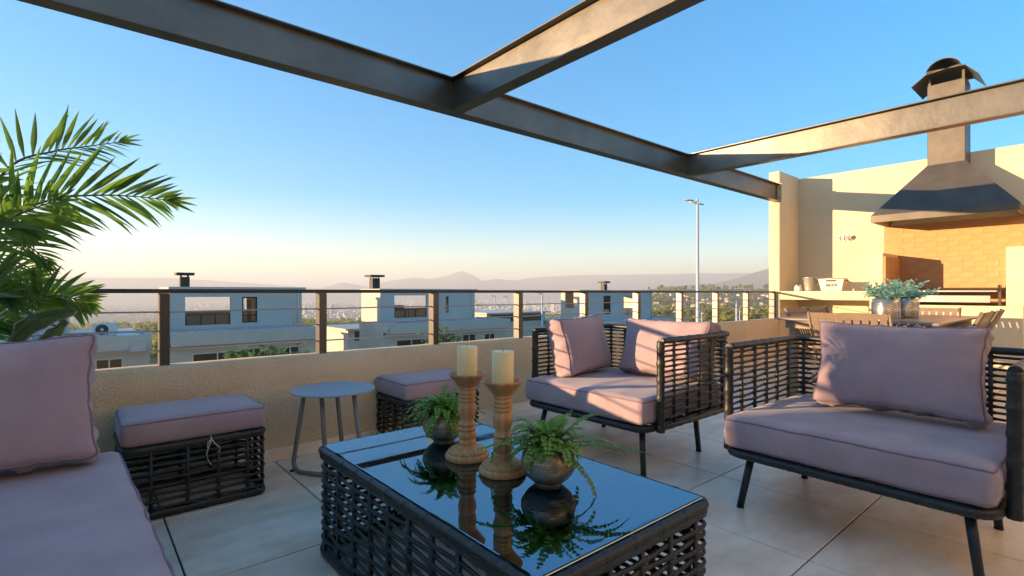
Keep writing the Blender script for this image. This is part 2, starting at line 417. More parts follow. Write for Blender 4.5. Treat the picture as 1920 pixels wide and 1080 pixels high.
def woods():
    rnd = random.Random(11); m = MB()
    protos = [crown_verts(rnd, 46, 4.0*rnd.uniform(.8,1.2), 3.6*rnd.uniform(.8,1.3), 1.3, 4.2) for _ in range(6)]
    for k in range(3600):
        a = rnd.uniform(-0.92, 0.52)
        r = rnd.uniform(150, 1150) if a < .12 else rnd.uniform(190, 1750)
        d = FW*math.cos(a)+RT*math.sin(a); p = d*r
        if nz((p.x, p.y, 0), 1/90., 4) < (-0.12 if a < .15 else 0.02): continue
        s_ = rnd.uniform(.55, 1.25)*(1 if r > 400 else .8); z = gz(p.x, p.y)-.5
        if a > .24 and r > 1350: s_ *= 1.3
        an = rnd.uniform(0, 6.28); ca, sa = math.cos(an)*s_, math.sin(an)*s_
        pr = rnd.choice(protos); o = len(m.v)
        m.v += [Vector((p.x+q.x*ca-q.y*sa, p.y+q.x*sa+q.y*ca, z+q.z*s_)) for q in pr.v]
        m.f += [[i+o for i in f] for f in pr.f]; m.sm += pr.sm
    m.build('woods', M_crown, kind='stuff')
woods()
def hill_trees():
    rnd = random.Random(21); protos = []
    for k in range(4):
        rx = rnd.uniform(3.2, 4.4); rz = rnd.uniform(3.2, 5.2)
        cm = crown_verts(rnd, 260, rx, rz, .75, 5.2).mesh('crown', M_crown)
        tm = MB().tube([(0,0,-1),(.1,0,1.5),(0,.15,3.2),(.1,.1,5)], [.35,.28,.2,.08], 7)
        for q in range(4):
            b = rnd.uniform(0, 6.28); tm.tube([(0,.1,2.6+.3*q),(math.cos(b)*1.3, math.sin(b)*1.3, 4.2+.3*q)], [.12,.04], 5)
        protos.append((cm, tm.mesh('trunk', M_trunk)))
    n = 0
    while n < 80:
        a = rnd.uniform(.262, .475); r = rnd.choice([rnd.uniform(180, 420), rnd.uniform(1350, 1750)])
        d = FW*math.cos(a)+RT*math.sin(a); p = d*r; k = rnd.randrange(4)
        near = r < 600
        s_ = rnd.uniform(.7, 1.2)*(.8 if near else 1.6)
        t = thing('tree', 'bushy green tree on the lower slope of the hill seen through the railing' if near else 'dark green tree on the crest of the hill above the railing',
                  'tree', (p.x, p.y, gz(p.x, p.y)-.3), rnd.uniform(0, 6.28), 'trees on the lower hill slope' if near else 'trees along the hill crest')
        t.scale = (s_, s_, s_)
        link('crown', protos[k][0], t); link('trunk', protos[k][1], t)
        n += 1
hill_trees()
def hill_houses():
    rnd = random.Random(33)
    wm = MB().box(-5, 5, -4, 4, -1, 3.2).mesh('wall', M_hwall)
    rm = MB().prism([(-4.6, 3.2), (4.6, 3.2), (0, 5.4)], -5.4, 5.4, 'x').mesh('roof', M_hroof)
    wd = MB()
    wd.box(-2.7, 2.7, -4.04, -3.98, .8, 2.2)
    wdm = wd.mesh('window', M_dark)
    for k in range(64):
        a = rnd.uniform(.262, .475); r = rnd.uniform(480, 1300) if k % 3 else rnd.uniform(600, 800)
        d = FW*math.cos(a)+RT*math.sin(a); p = d*r
        t = thing('house', 'small pale house with a clay roof among the trees on the hill', 'house', (p.x, p.y, gz(p.x, p.y)+.4), rnd.uniform(0, 6.28), 'small houses on the far hillside')
        s_ = rnd.uniform(.6, 1.0); t.scale = (s_, s_, s_)
        link('wall', wm, t); link('roof', rm, t); link('window', wdm, t)
hill_houses()

# ------------------------------------------------------------------ neighbour houses down the slope
def wall_u(m, u0, u1, v0, v1, z0, z1, holes=()):
    """wall running along u, pierced by rectangular holes (ua, ub, za, zb)"""
    us = sorted({u0, u1, *[h[0] for h in holes], *[h[1] for h in holes]})
    zs = sorted({z0, z1, *[h[2] for h in holes], *[h[3] for h in holes]})
    for a, b in zip(us, us[1:]):
        for c, d in zip(zs, zs[1:]):
            if any(h[0] <= a and b <= h[1] and h[2] <= c and d <= h[3] for h in holes): continue
            m.box(a, b, v0, v1, c, d)
    return m
def house(label, u0, u1, v, zt, dep, loggia, window, low, chim, steps=True, lamp=None, furniture=None, side_open=False):
    """white flat-roofed house: roof-terrace room (u0..u1) over a lower block low = (lu0, lu1, lv, lzt)"""
    lu0, lu1, lv, lzt = low; zg = gz((u0+u1)/2, v) - .6; e = .004
    t = thing('house', label, 'house', ((u0+u1)/2, v, zg), 0, 'white flat-roofed houses below the terrace')
    m = MB(); th = .2
    holes = [loggia] + ([window] if window else [])
    wall_u(m, u0, u1, v, v+th, lzt, zt-.16, holes)
    la = min(loggia[0], window[0] if window else 1e9)-.25; lb = max(loggia[1], window[1] if window else -1e9)+.3
    wall_u(m, u0+th, u1-th, v+dep-th, v+dep, lzt, zt-.16, [(max(la, u0+th), min(lb, u1-th), lzt+.95, zt-.5)])
    m.box(u1-th, u1, v+th, v+dep, lzt, zt-.16)
    if side_open:                                              # sun comes in through the side of the covered terrace
        m.box(u0, u0+th, v+th, v+th+.5, lzt, zt-.16); m.box(u0, u0+th, v+dep-.5, v+dep, lzt, zt-.16); m.box(u0, u0+th, v+th+.5, v+dep-.5, lzt, lzt+1.1)
    else:
        m.box(u0, u0+th, v+th, v+dep, lzt, zt-.16)
    m.box(u0, u1, v, v+dep, lzt-2.9, lzt-.012)
    m.build('wall', M_white, t)
    r = MB().box(u0-.08, u1+.25, v-.1, v+dep+.1, zt-.156, zt, .02)
    ro = r.build('roof', M_white, t)
    c = MB(); cx, cy, cw, ch = chim
    c.box(cx-cw/2, cx+cw/2, cy-cw/2, cy+cw/2, zt, zt+ch)
    c.box(cx-cw*.95, cx+cw*.95, cy-cw*.95, cy+cw*.95, zt+ch+.10, zt+ch+.26)
    for sx in (-1, 1):
        for sy in (-1, 1): c.box(cx+sx*cw*.36-.03, cx+sx*cw*.36+.03, cy+sy*cw*.36-.03, cy+sy*cw*.36+.03, zt+ch, zt+ch+.1)
    c.build('chimney', M_blackm, ro)
    # lower block
    m2 = MB()
    m2.box(lu0, lu1, lv, lv+.18, lzt-.55, lzt+.16); m2.box(lu0, lu0+.18, lv+.18, v-e, lzt-.55, lzt+.16); m2.box(lu1-.18, lu1, lv+.18, v-e, lzt-.55, lzt+.16)
    m2.build('parapet', M_white, t)
    rp = MB().box(lu0+.18, lu1-.18, lv+.18, v-e, lzt-.2, lzt).box(u1+.01, lu1-.18, v, v+dep, lzt-.2, lzt)
    for q in range(3): rp.box(lu0+1.2+q*2.4, lu0+1.3+q*2.4, lv+1.0, lv+1.1, lzt, lzt+.3)
    rp.build('terrace_roof', M_roofm, t)
    m3 = MB(); wx = lu1-1.5
    wall_u(m3, lu0+.02, lu1-.02, lv+.6, lv+.8, zg, lzt-.55, [(wx-2.8, wx-1.5, lzt-2.6, lzt-.9), (wx-.7, wx+.4, lzt-1.7, lzt-.95), (lu0+1, lu0+3.4, lzt-2.8, lzt-1.0)])
    m3.box(lu0+.02, lu0+.2, lv+.8, v-e, zg, lzt-.55); m3.box(lu1-.2, lu1-.02, lv+.8, v-e, zg, lzt-.55)
    m3.box(lu0, lu1, lv+.19, lv+.59, lzt-.56, lzt-.45)
    m3.build('lower_wall', M_white, t)
    for a, b, z0, z1 in ((wx-2.8, wx-1.5, lzt-2.6, lzt-.9), (wx-.7, wx+.4, lzt-1.7, lzt-.95), (lu0+1, lu0+3.4, lzt-2.8, lzt-1.0)):
        wo = MB().box(a+.003, b-.003, lv+.68, lv+.74, z0+.003, z1-.003).build('window', M_dark, t)
        f = MB()
        for q in ((a+.004,a+.07,z0+.004,z1-.004),(b-.07,b-.004,z0+.004,z1-.004),(a+.071,b-.071,z1-.07,z1-.004),(a+.071,b-.071,z0+.004,z0+.07),((a+b)/2-.03,(a+b)/2+.03,z0+.071,z1-.071)): f.box(q[0],q[1],lv+.64,lv+.679,q[2],q[3])
        f.build('frame', M_ac, wo)
        MB().box(a-.05, b+.05, lv+.52, lv+.598, z0-.06, z0-.005).build('sill', M_white, wo)
    MB().tube([(u1-.25, v-.05, lzt+.02), (u1-.25, v-.05, zt-.2)], .04, 8, up=(1,0,0)).build('downpipe', M_ac, t)
    # window frame and its pane
    if window:
        a, b, z0, z1 = window; f = MB()
        for q in ((a, a+.09, z0, z1), (b-.09, b, z0, z1), (a+.09, b-.09, z0, z0+.09), (a+.09, b-.09, z1-.09, z1), (a+.09, b-.09, z0+.42, z0+.5)):
            f.box(q[0], q[1], v+.05, v+.14, q[2], q[3])
        fo = f.build('window_frame', M_blackm, t)
        MB().box(a+.09, b-.09, v+.09, v+.10, z0+.5, z1-.09).build('pane', M_pane, fo)
        MB().box(a+(b-a)*.62, b-.1, v+1.2, v+1.3, lzt, z1-.2).build('door', M_woodp, t)
    a, b, z0, z1 = loggia
    g = MB(); n = 4
    for q in range(n): x = a+.05+(b-a-.1)*q/(n-1); g.box(x-.03, x+.03, v+.06, v+.12, z0, z0+.62)
    g.box(a, b, v+.07, v+.11, z0+.62, z0+.67)
    g.build('railing', M_blackm, t)
    if furniture:
        for k, (fa, fb, fz0, fz1, fv, fm) in enumerate(furniture):
            MB().box(fa, fb, fv, fv+.5, fz0, fz1, .03).build('planter_box', fm, t)
    if lamp:
        MB().box(lamp[0], lamp[0]+.6, lv-.18, lv-e, lamp[1], lamp[1]+.4, .02).build('meter_box', M_white, t)
    return t
h0 = house('white flat-roofed house nearest the left edge, half hidden behind the palm', -8.4, -.45, 36, 1.33, 4.2, (-7.2, -3.6, -1.0, .6), None, (-5, 2.75, 31, -1.32), (-6.5, 38, .55, .75), lamp=(1.9, -1.95))
house('white flat-roofed house with an open loggia and narrow window, under a T-shaped flue', 4.06, 11.63, 36, 1.28, 4.4, (4.83, 7.26, -1.06, .66), (7.92, 8.82, -1.0, .66), (3.55, 11.2, 31, -1.30), (4.95, 37.2, .5, .62))
house('white flat-roofed house with a sunlit cream side and timber planters in its loggia', 17.42, 26.3, 36, 1.22, 3.4, (18.6, 21.5, -1.05, .70), (23.3, 23.6, -.75, .6), (15.75, 26.6, 31.5, -1.35), (18.0, 38.2, .62, .85),
      furniture=[(18.75, 20.0, -1.05, -.55, 36.3, M_woodp), (20.05, 21.0, -1.05, -.55, 36.3, M_woodp), (19.4, 20.1, -.5, -.1, 37.2, M_woodp)], lamp=(15.9, -1.9))
house('white flat-roofed house farthest right, with a sunlit opening and a hooded flue', 32.1, 42.6, 29, 1.14, 2.2, (38.1, 40.2, -1.2, .64), (35.2, 36.2, -1.0, .64), (30.5, 42.9, 25.5, -1.5), (36.6, 30.1, .42, .55), side_open=True)
h3 = [o for o in C.objects if o.get('label','').startswith('white flat-roofed house farthest right')][0]
MB().box(40.02, 40.18, 29.205, 30.99, -1.49, .95).build('inner_wall', M_front, h3)
# a flat dark canopy house and pale low roofs between the two right-hand houses
def low_house(label, u0, u1, v0, v1, zt, canopy):
    zg = gz((u0+u1)/2, v0)-.6
    t = thing('house', label, 'house', ((u0+u1)/2, v0, zg), 0, 'low houses behind the white houses')
    m = MB(); wall_u(m, u0, u1, v0, v0+.2, zg, zt-.2, [(u0+.8, u1-.8, zt-1.5, zt-.4)]); m.box(u0, u0+.2, v0+.2, v1, zg, zt-.2); m.box(u1-.2, u1, v0+.2, v1, zg, zt-.2); m.box(u0+.2, u1-.2, v1-.2, v1, zg, zt-.2)
    m.build('wall', M_white, t)
    MB().box(u0-.6, u1+.6, v0-.8, v1+.4, zt-.196, zt, .02).build('roof', M_white if not canopy else M_hwall, t)
    MB().box(u0+.82, u1-.82, v0+.08, v0+.13, zt-1.48, zt-.42).build('window', M_dark, t)
low_house('low pale house with a flat overhanging roof beside the third white house', 46, 58, 60, 70, -2.1, True)
low_house('long low house with a pale roof behind the second white house', 24, 34, 58, 68, -3.3, False)
low_house('low pale house behind the last white house, beneath the lamp posts', 58, 70, 56, 64, -3.6, False)
low_house('low pale house to the right of the first house, under its roof line', 9, 17, 56, 64, -3.0, False)
def air_conditioner(x, y, z, label):
    t = thing('air_conditioner', label, 'air conditioner', (x, y, z)); t.scale = (.66, .66, .66)
    MB().box(x-.75, x+.75, y, y+.55, z+.06, z+1.05, .04).build('casing', M_ac, t)
    MB().box(x-.6, x-.5, y+.05, y+.5, z, z+.06).box(x+.5, x+.6, y+.05, y+.5, z, z+.06).build('base', M_leg, t)
    f = MB()
    f.prism([(x-.2+.40*math.cos(a*math.pi/12), z+.55+.40*math.sin(a*math.pi/12)) for a in range(24)], y-.02, y-.001, 'y')
    fo = f.build('fan', M_leg, t)
    MB().prism([(x-.2+.1*math.cos(a*math.pi/6), z+.55+.1*math.sin(a*math.pi/6)) for a in range(12)], y-.05, y-.021, 'y').build('hub', M_ac, fo)
air_conditioner(1.0, 33.4, -1.32, 'white air conditioner with a dark round fan on the roof of the leftmost house')
def lamp_post(px, vd, ztop, rad, label, arms=1, group=None):
    """street lamp seen at bearing px, vd metres along the view axis"""
    p = (FW + RT*((px-960)/FPX))*vd; zg = gz(p.x, p.y)-.3
    t = thing('lamp_post', label, 'lamp post', (p.x, p.y, zg), 0, group)
    MB().tube([(p.x,p.y,zg),(p.x,p.y,zg+1),(p.x,p.y,ztop)], [rad*1.25, rad*1.2, rad*.62], 10).build('pole', M_polegrey, t)
    a = MB(); s_ = rad*3.6
    l = -RT
    a.tube([Vector((p.x,p.y,ztop)), Vector((p.x,p.y,ztop+.06))+l*s_*.5, Vector((p.x,p.y,ztop+.12))+l*s_*1.2], [rad*.5]*3, 6)
    a.tube([Vector((p.x,p.y,ztop-.1)), Vector((p.x,p.y,ztop+.25))], [rad*.5]*2, 6)
    ao = a.build('arm', M_polegrey, t)
    MB().tube([Vector((p.x,p.y,ztop+.12))+l*s_*.7, Vector((p.x,p.y,ztop+.17))+l*s_*1.9], [rad*1.6, rad*1.1], 8, r2=[rad*.5, rad*.35]).build('lamp_head', M_galv, ao)
    if arms == 2:
        MB().tube([Vector((p.x,p.y,ztop+.02)), Vector((p.x,p.y,ztop-.04))-l*s_*.8], [rad*1.0, rad*.7], 8, r2=[rad*.4, rad*.3]).build('lamp_head', M_galv, ao)
lamp_post(1308, 22, .95+166/FPX*22, .085, 'tall slender pale lamp post rising high above the railing', 2)
lamp_post(928.5, 95, .95-8/FPX*95, .16, 'thin pale lamp post beside the third white house, left one of a pair', 1)
lamp_post(951.5, 90, .95-9/FPX*90, .16, 'thin pale lamp post beside the third white house, right one of a pair', 1)
lamp_post(901, 110, .95-24/FPX*110, .18, 'short pale lamp post just right of the third white house', 1)
lamp_post(1016.5, 40, .95-4/FPX*40, .1, 'dark thin lamp post between the third and the last white house', 1)
lamp_post(1381, 60, .95-20/FPX*60, .16, 'pale lamp post in front of the green hill, near the end of the railing', 1)
lamp_post(1387, 75, .95-33/FPX*75, .12, 'short pale lamp post with an arm, just right of a taller one on the hill', 1)
lamp_post(1315.5, 80, .95-37/FPX*80, .12, 'small low lamp post partly hidden beside the tall lamp post', 1)

# young trees just outside the parapet
def leafy_tree(label, c, zt, w_, n, seed):
    rnd = random.Random(seed); zg = gz(c[0], c[1])
    t = thing('young_tree', label, 'tree', (c[0], c[1], zg))
    tm = MB().tube([(c[0], c[1], zg-.2), (c[0]+.05, c[1], (zg+zt)/2), (c[0], c[1], zt-.5)], [.09,.06,.03], 7); lm = MB()
    for k in range(n):
        a = rnd.uniform(0, 6.28); q = w_*math.sqrt(rnd.random()); tip = Vector((c[0]+q*math.cos(a), c[1]+.7*q*math.sin(a), zt-(q/w_)**2*.25-rnd.random()*.28))
        b0 = Vector((c[0], c[1], zt-1.1+rnd.random()*.4)); tm.tube([b0, (b0+tip)/2+Vector((0,0,.12)), tip], [.018,.01,.004], 5)
        for j in range(16):
            p = b0.lerp(tip, .45+.55*rnd.random())+Vector((rnd.gauss(0,.08), rnd.gauss(0,.08), rnd.gauss(.03,.06)))
            u = Vector((rnd.gauss(0,1), rnd.gauss(0,1), rnd.gauss(-.1,.5))).normalized(); v_ = u.orthogonal().normalized(); s_ = rnd.uniform(.045,.085)
            lm.quad(p, p+u*s_*.5+v_*s_*.42, p+u*s_*1.3, p+u*s_*.5-v_*s_*.42)
    tm.build('trunk', M_trunk, t); lm.build('crown', M_lawnleaf, t, kind='stuff')
leafy_tree('leafy young tree topping out just above the parapet in front of the second house', (1.72, 6.6, 0), .37, .60, 60, 3)
leafy_tree('small leafy tree topping out above the parapet behind the candles', (4.5, 7.0, 0), .44, .34, 30, 4)

# ------------------------------------------------------------------ the terrace: floor tiles, house below, parapet, railing
VI = 3.05                                   # inner face of the parapet
UW = 8.255                                  # face of the barbecue wall
fl = MB().box(-1.3, 8.6, -1.6, 3.2, -.30, -.010).build('floor', M_grout, kind='structure')
TU, TV = .567, .618
tm_ = MB().box(-TU/2+.0032, TU/2-.0032, -TV/2+.0032, TV/2-.0032, -.009, 0, .0016).mesh('tile', M_tile)
for i in range(-3, 16):
    for j in range(-4, 4):
        cx_, cy_ = .27+TU*(i+.5), .697+TV*(j+.5)
        if cx_ > 8.2: continue
        if cy_ + TV/2 > VI+.1: continue
        o = link('tile', tm_, fl, loc=(cx_, cy_, 0)); o.rotation_euler = (0, 0, R(180)*random.randint(0, 1))
em = MB().box(-TU/2+.0032, TU/2-.0032, 2.551+.0032, VI-.002, -.009, 0, .0016).mesh('tile', M_tile, (0, 2.8, 0))
for i in range(-3, 16):
    if .27+TU*(i+.5) < 8.2: link('tile', em, fl, loc=(.27+TU*(i+.5), 2.8, 0))
hb = tag(MB().box(-1.25, 8.5, -1.55, 3.15, -7.5, -.304).build('house_below', M_wall), 'cream rendered storey of the house under the terrace', 'house')
pw = thing('parapet_wall', 'rough cream stucco parapet along the terrace edge under the railing', 'wall', (3.2, 3.125, 0))
def parapet_mesh():
    m = MB(); n = 90; u0, u1 = -1.3, 7.568
    ys = [(VI, 0), (VI, .14), (VI, .30), (VI, .45), (VI, .562), (VI+.016, .578), (VI+.075, .580), (VI+.134, .578), (VI+.15, .562), (VI+.15, -.3)]
    vs = []
    for i in range(n+1):
        u = u0+(u1-u0)*i/n
        for k, (y, z) in enumerate(ys):
            q = .0035*nz((u, y, z), 3.2, 1)+.002*nz((u, y, z), 11, 2)
            vs.append((u, y+(q if k not in (6,) else 0), z+(q if k in (4,5,6,7) else 0)))
    k = len(ys); fs = []
    for i in range(n):
        for j in range(k-1): a = i*k+j; fs.append([a, a+k, a+k+1, a+1])
    fs.append(list(range(k))); fs.append([n*k+j for j in range(k)][::-1])
    return m.add(vs, fs, True)
parapet_mesh().build('wall', M_stucco, pw)
MB().box(-1.3, 7.55, VI-.012, VI-.0005, .0005, .07, .003).build('skirting', M_tile, pw)
rl = thing('railing', 'dark flat-bar railing with three steel wires along the parapet top', 'railing', (3.2, 3.12, .58))
VR = 3.135
for k in range(-2, 10):
    u = .328+.8*k if k < 9 else 7.535
    MB().box(u-.0225, u+.0225, VR-.035, VR+.035, .572, .945, .003).build('post', M_post, rl)
MB().box(-1.29, 7.562, VR-.03, VR+.03, .9455, .9665, .003).build('top_rail', M_rail, rl)
for z in (.85, .754, .655):
    MB().tube([(-1.29+.11*q, VR, z-.0012*math.sin(q*.9)) for q in range(81)], .0048, 6).build('wire', M_wire, rl)
# the parapet returns along the terrace's left end, beyond it an unseen house block is added to shade the seats
tag(MB().box(-1.3, -1.16, -1.3, VI-.001, -.3, .575, .006).build('parapet_return', M_stucco), 'low stucco parapet closing the left end of the terrace', 'wall')
nh = thing('added_shade_house', 'unseen cream house block added left of the terrace to shade the seats', 'house', (-16, 0, gz(-16, 0)))
MB().box(-20, -12, -9, 10.55, gz(-16, 0)-.5, 2.60).build('wall', M_wall, nh)
MB().box(-20.2, -11.9, -9.1, 10.6, 2.602, 2.74).build('roof', M_white, nh)

# the house the terrace belongs to, unseen behind the camera; its front is set close and pale to bounce warm sunlight
hf = thing('terrace_house', 'unseen cream rendered house front with a wide glass door behind the terrace seats', 'house', (3.5, -1.35, 0))
fm_ = MB(); wall_u(fm_, -1.3, 8.25, -1.55, -1.35, -.3, 3.3, [(-.9, .9, 0.0, 2.1)]); fm_.build('wall', M_front, hf)
df = MB()
for q in ((-.9,-.84,0,2.1),(.84,.9,0,2.1),(-.84,.84,2.04,2.1),(-.84,.84,0,.06),(-.03,.03,.06,2.04)): df.box(q[0]+.002,q[1]-.002,-1.49,-1.43,q[2]+.002,q[3]-.002)
dfo = df.build('door_frame', M_rail, hf)
MB().box(-.83,.83,-1.465,-1.455,.065,2.035).build('pane', M_dark, dfo)

# ------------------------------------------------------------------ pergola of steel I-beams
pg = thing('pergola', 'dark steel I-beam pergola frame crossing the sky over the terrace', 'pergola', (3, 3.08, 0))
def ibeam_u(m, u0, u1, vc, z0, z1, fw=.10, ft=.010, wt=.009):
    m.box(u0, u1, vc-fw/2, vc+fw/2, z0, z0+ft, .002); m.box(u0, u1, vc-fw/2, vc+fw/2, z1-ft, z1, .002)
    m.box(u0, u1, vc-wt/2, vc+wt/2, z0+ft, z1-ft); return m
def ibeam_v(m, v0, v1, uc, z0, z1, fw=.10, ft=.010, wt=.009):
    m.box(uc-fw/2, uc+fw/2, v0, v1, z0, z0+ft, .002); m.box(uc-fw/2, uc+fw/2, v0, v1, z1-ft, z1, .002)
    m.box(uc-wt/2, uc+wt/2, v0, v1, z0+ft, z1-ft); return m
ZB0, ZB1, VB = 2.238, 2.482, 3.08
ibeam_u(MB(), -4.0, 7.556, VB, ZB0, ZB1).build('main_beam', M_beam, pg)
for u in (-1.11, 2.06, 5.18):
    m = ibeam_v(MB(), -1.349, VB-.0505, u, ZB0+.0025, ZB1-.0025)
    m.box(u-.0045, u+.0045, VB-.0505, VB-.005, ZB0+.011, ZB1-.011)
    m.build('cross_beam', M_beam, pg)
ep = MB().box(7.557, 7.5695, VB-.062, VB+.062, ZB0-.012, ZB1+.012, .002).build('end_plate', M_wall, pg)
for z in (ZB0+.06, ZB1-.06):
    for q in (-.04,): MB().tube([(7.548, VB+q, z), (7.557, VB+q, z)], .008, 6).build('bolt', M_steel, ep)

# ------------------------------------------------------------------ barbecue corner
bw = thing('barbecue_wall', 'tall cream rendered wall with a pier behind the dining table', 'wall', (UW+.1, 1.4, 0))
MB().box(UW, UW+.18, -1.6, 3.2, -.3, 2.655, .008).build('wall', M_wall, bw)
MB().box(7.57, UW-.001, VI, VI+.15, -.3, 2.672, .008).build('pier', M_wall, bw)
sh = tag(MB().box(7.57, UW-.001, 1.978, VI-.001, .846, .966, .006).build('shelf', M_wall), 'thick cream concrete shelf holding the beer tub, between pier and grill', 'shelf')
bq = thing('barbecue', 'built-in cream masonry barbecue with a firebrick back', 'barbecue', (7.9, 1.3, 0))
MB().box(7.57, UW-.001, .60, 1.975, 0, .80, .006).build('counter', M_wall, bq)
MB().box(7.572, UW-.001, 1.832, 1.975, .801, 1.44, .006).build('cheek_wall', M_wall, bq)
MB().box(7.572, UW-.001, .52, .735, .801, 1.436, .006).build('cheek_wall', M_wall, bq)
MB().box(UW-.006, UW-.001, .20, 1.985, 1.442, 1.83).box(UW-.006, UW-.001, .737, 1.83, .802, 1.4415).build('mortar', M_mortar, bq)
bm_ = MB().box(-.0028, 0, -.1101, .1101, -.0326, .0326, .0012).mesh('brick', M_brick)
row = 0; z = .835
while z < 1.82:
    lo, hi = (.745, 1.815) if z < 1.42 else (.22, 1.98)
    y = lo+.11 - (.11 if row % 2 else 0)
    while y < hi-.03:
        if y-.108 < lo or y+.108 > hi:
            a, b = max(lo, y-.108), min(hi, y+.108)
            if b-a > .03: link('brick', MB().box(UW-.0093, UW-.0065, a, b, z-.0326, z+.0326, .0012).mesh('brick', M_brick, wloc(bq)), bq)
        else: link('brick', bm_, bq, loc=(UW-.0065-wloc(bq).x, y-wloc(bq).y, z-wloc(bq).z))
        y += .221
    z += .066; row += 1
lm_ = MB().box(-.1101, .1101, -.024, 0, -.0326, .0326, .0012).mesh('brick', M_brick)
for r_ in range(9):
    z = .835+.066*r_; n = 3
    for q in range(3):
        link('brick', lm_, bq, loc=(7.69+.221*q+(0 if r_ % 2 else -.0)-wloc(bq).x, 1.831-wloc(bq).y, z-wloc(bq).z))
# grill
gr = thing('grill', 'steel grill grate with an ash tray and crank in the firebrick barbecue', 'grill', (7.85, 1.25, .80))
fr = MB().box(7.60, 7.615, .79, 1.79, .955, .972).box(8.20, 8.215, .79, 1.79, .985, 1.0).build('frame', M_stain, gr)
for q in range(44):
    y = .80+.0225*q
    MB().tube([(7.59, y, .975), (8.21, y, 1.003)], .0062, 6).build('bar', M_iron, gr)
MB().box(7.585, 7.60, .86, 1.79, .835, .915, .003).build('tray_front', M_stain, gr)
MB().box(7.601, 8.2, .80, 1.79, .836, .842).build('tray', M_iron, gr)
MB().box(7.60, 7.63, .775, .80, .802, 1.03, .003).build('support', M_iron, gr)
MB().box(8.17, 8.2, .775, .80, .802, 1.03, .003).build('support', M_iron, gr)
MB().tube([(7.58, .79, .99), (7.55, .79, .99), (7.55, .79, 1.03)], .008, 6).tube([(7.55, .79, .975), (7.53, .79, .96)], .014, 6).build('crank', M_iron, gr)
# hood and flue
hd = thing('barbecue_hood', 'bronze metal hood with a square flue and curved cowl above the barbecue', 'hood', (7.9, 1.29, 1.82))
VF0, VF1, UF = 1.112, 1.466, 7.92
H0, H1, HU = .628, 1.962, 7.57
ZL, ZH, ZC = 1.822, 1.905, 2.50
def canopy():
    m = MB(); q = UW-.001
    A = [(q,H1,ZL),(HU,H1,ZL),(HU,H0,ZL),(q,H0,ZL)]
    B = [(x,y,ZH) for x,y,_ in A]
    Cc = [(q,VF1,ZC),(UF,VF1,ZC),(UF,VF0,ZC),(q,VF0,ZC)]
    ia = [(q,H1-.03,ZL),(HU+.03,H1-.03,ZL),(HU+.03,H0+.03,ZL),(q,H0+.03,ZL)]
    ib = [(q,VF1-.02,ZC-.05),(UF+.02,VF1-.02,ZC-.05),(UF+.02,VF0+.02,ZC-.05),(q,VF0+.02,ZC-.05)]
    for i in range(3):
        m.quad(A[i], B[i], B[i+1], A[i+1]); m.quad(B[i], Cc[i], Cc[i+1], B[i+1])
        m.quad(A[i], A[i+1], ia[i+1], ia[i]); m.quad(ia[i], ia[i+1], ib[i+1], ib[i])
    m.quad(*ib)
    return m
cn = canopy().build('canopy', M_hood, hd)
MB().box(UF, UW-.002, VF0, VF1, ZC-.012, 3.475, .006).build('flue', M_hood, hd)
for y in (VF0+.02, VF1-.02):
    for x in (UF+.02, UW-.03): MB().box(x-.014, x+.014, y-.012, y+.012, 3.475, 3.60).build('bracket', M_hood, hd)
def cowl():
    pr = [(1.60,3.475),(1.455,3.585)]
    for k in range(13):
        a = math.pi*(.93-.86*k/12); pr.append((1.295+.165*math.cos(a), 3.575+.15*math.sin(a)))
    pr += [(1.10,3.59),(.985,3.455)]
    inn = [(y, z-.008) for y, z in pr]
    m = MB(); u0, u1 = 7.80, 8.40; k = len(pr)
    vs = [(u, y, z) for u in (u0, u1) for L_ in (pr, inn) for y, z in L_]
    fs = []
    for i in range(k-1):
        fs.append([i, i+1, 2*k+i+1, 2*k+i]); fs.append([k+i, 3*k+i, 3*k+i+1, k+i+1])
        fs.append([i, k+i, k+i+1, i+1]); fs.append([2*k+i, 2*k+i+1, 3*k+i+1, 3*k+i])
    fs.append([0, 2*k, 3*k, k]); fs.append([k-1, 2*k-1, 4*k-1, 3*k-1])
    return m.add(vs, fs)
cowl().build('cowl', M_hood, hd)
# wall lamp
wl = thing('wall_lamp', 'oval caged bulkhead lamp on the cream wall left of the hood', 'lamp', (UW, 2.435, 1.72))
ov = [(2.435+.105*math.copysign(abs(math.cos(a))**.7, math.cos(a)), 1.72+.043*math.copysign(abs(math.sin(a))**.7, math.sin(a))) for a in [2*math.pi*k/28 for k in range(28)]]
MB().prism(ov, UW-.03, UW-.0005, 'x').build('base', M_galv, wl)
MB().prism([(2.435+(y-2.435)*.82, 1.72+(z-1.72)*.74) for y, z in ov], UW-.06, UW-.031, 'x').build('diffuser', M_diff, wl)
g = MB()
for q in (-.05, 0, .05): g.tube([(UW-.03, 2.435+q, 1.68), (UW-.068, 2.435+q, 1.695), (UW-.068, 2.435+q, 1.745), (UW-.03, 2.435+q, 1.76)], .004, 6)
g.tube([(UW-.03, 2.335, 1.72), (UW-.068, 2.36, 1.72), (UW-.068, 2.51, 1.72), (UW-.03, 2.535, 1.72)], .004, 6, up=(1,0,0))
g.build('cage', M_stain, wl)
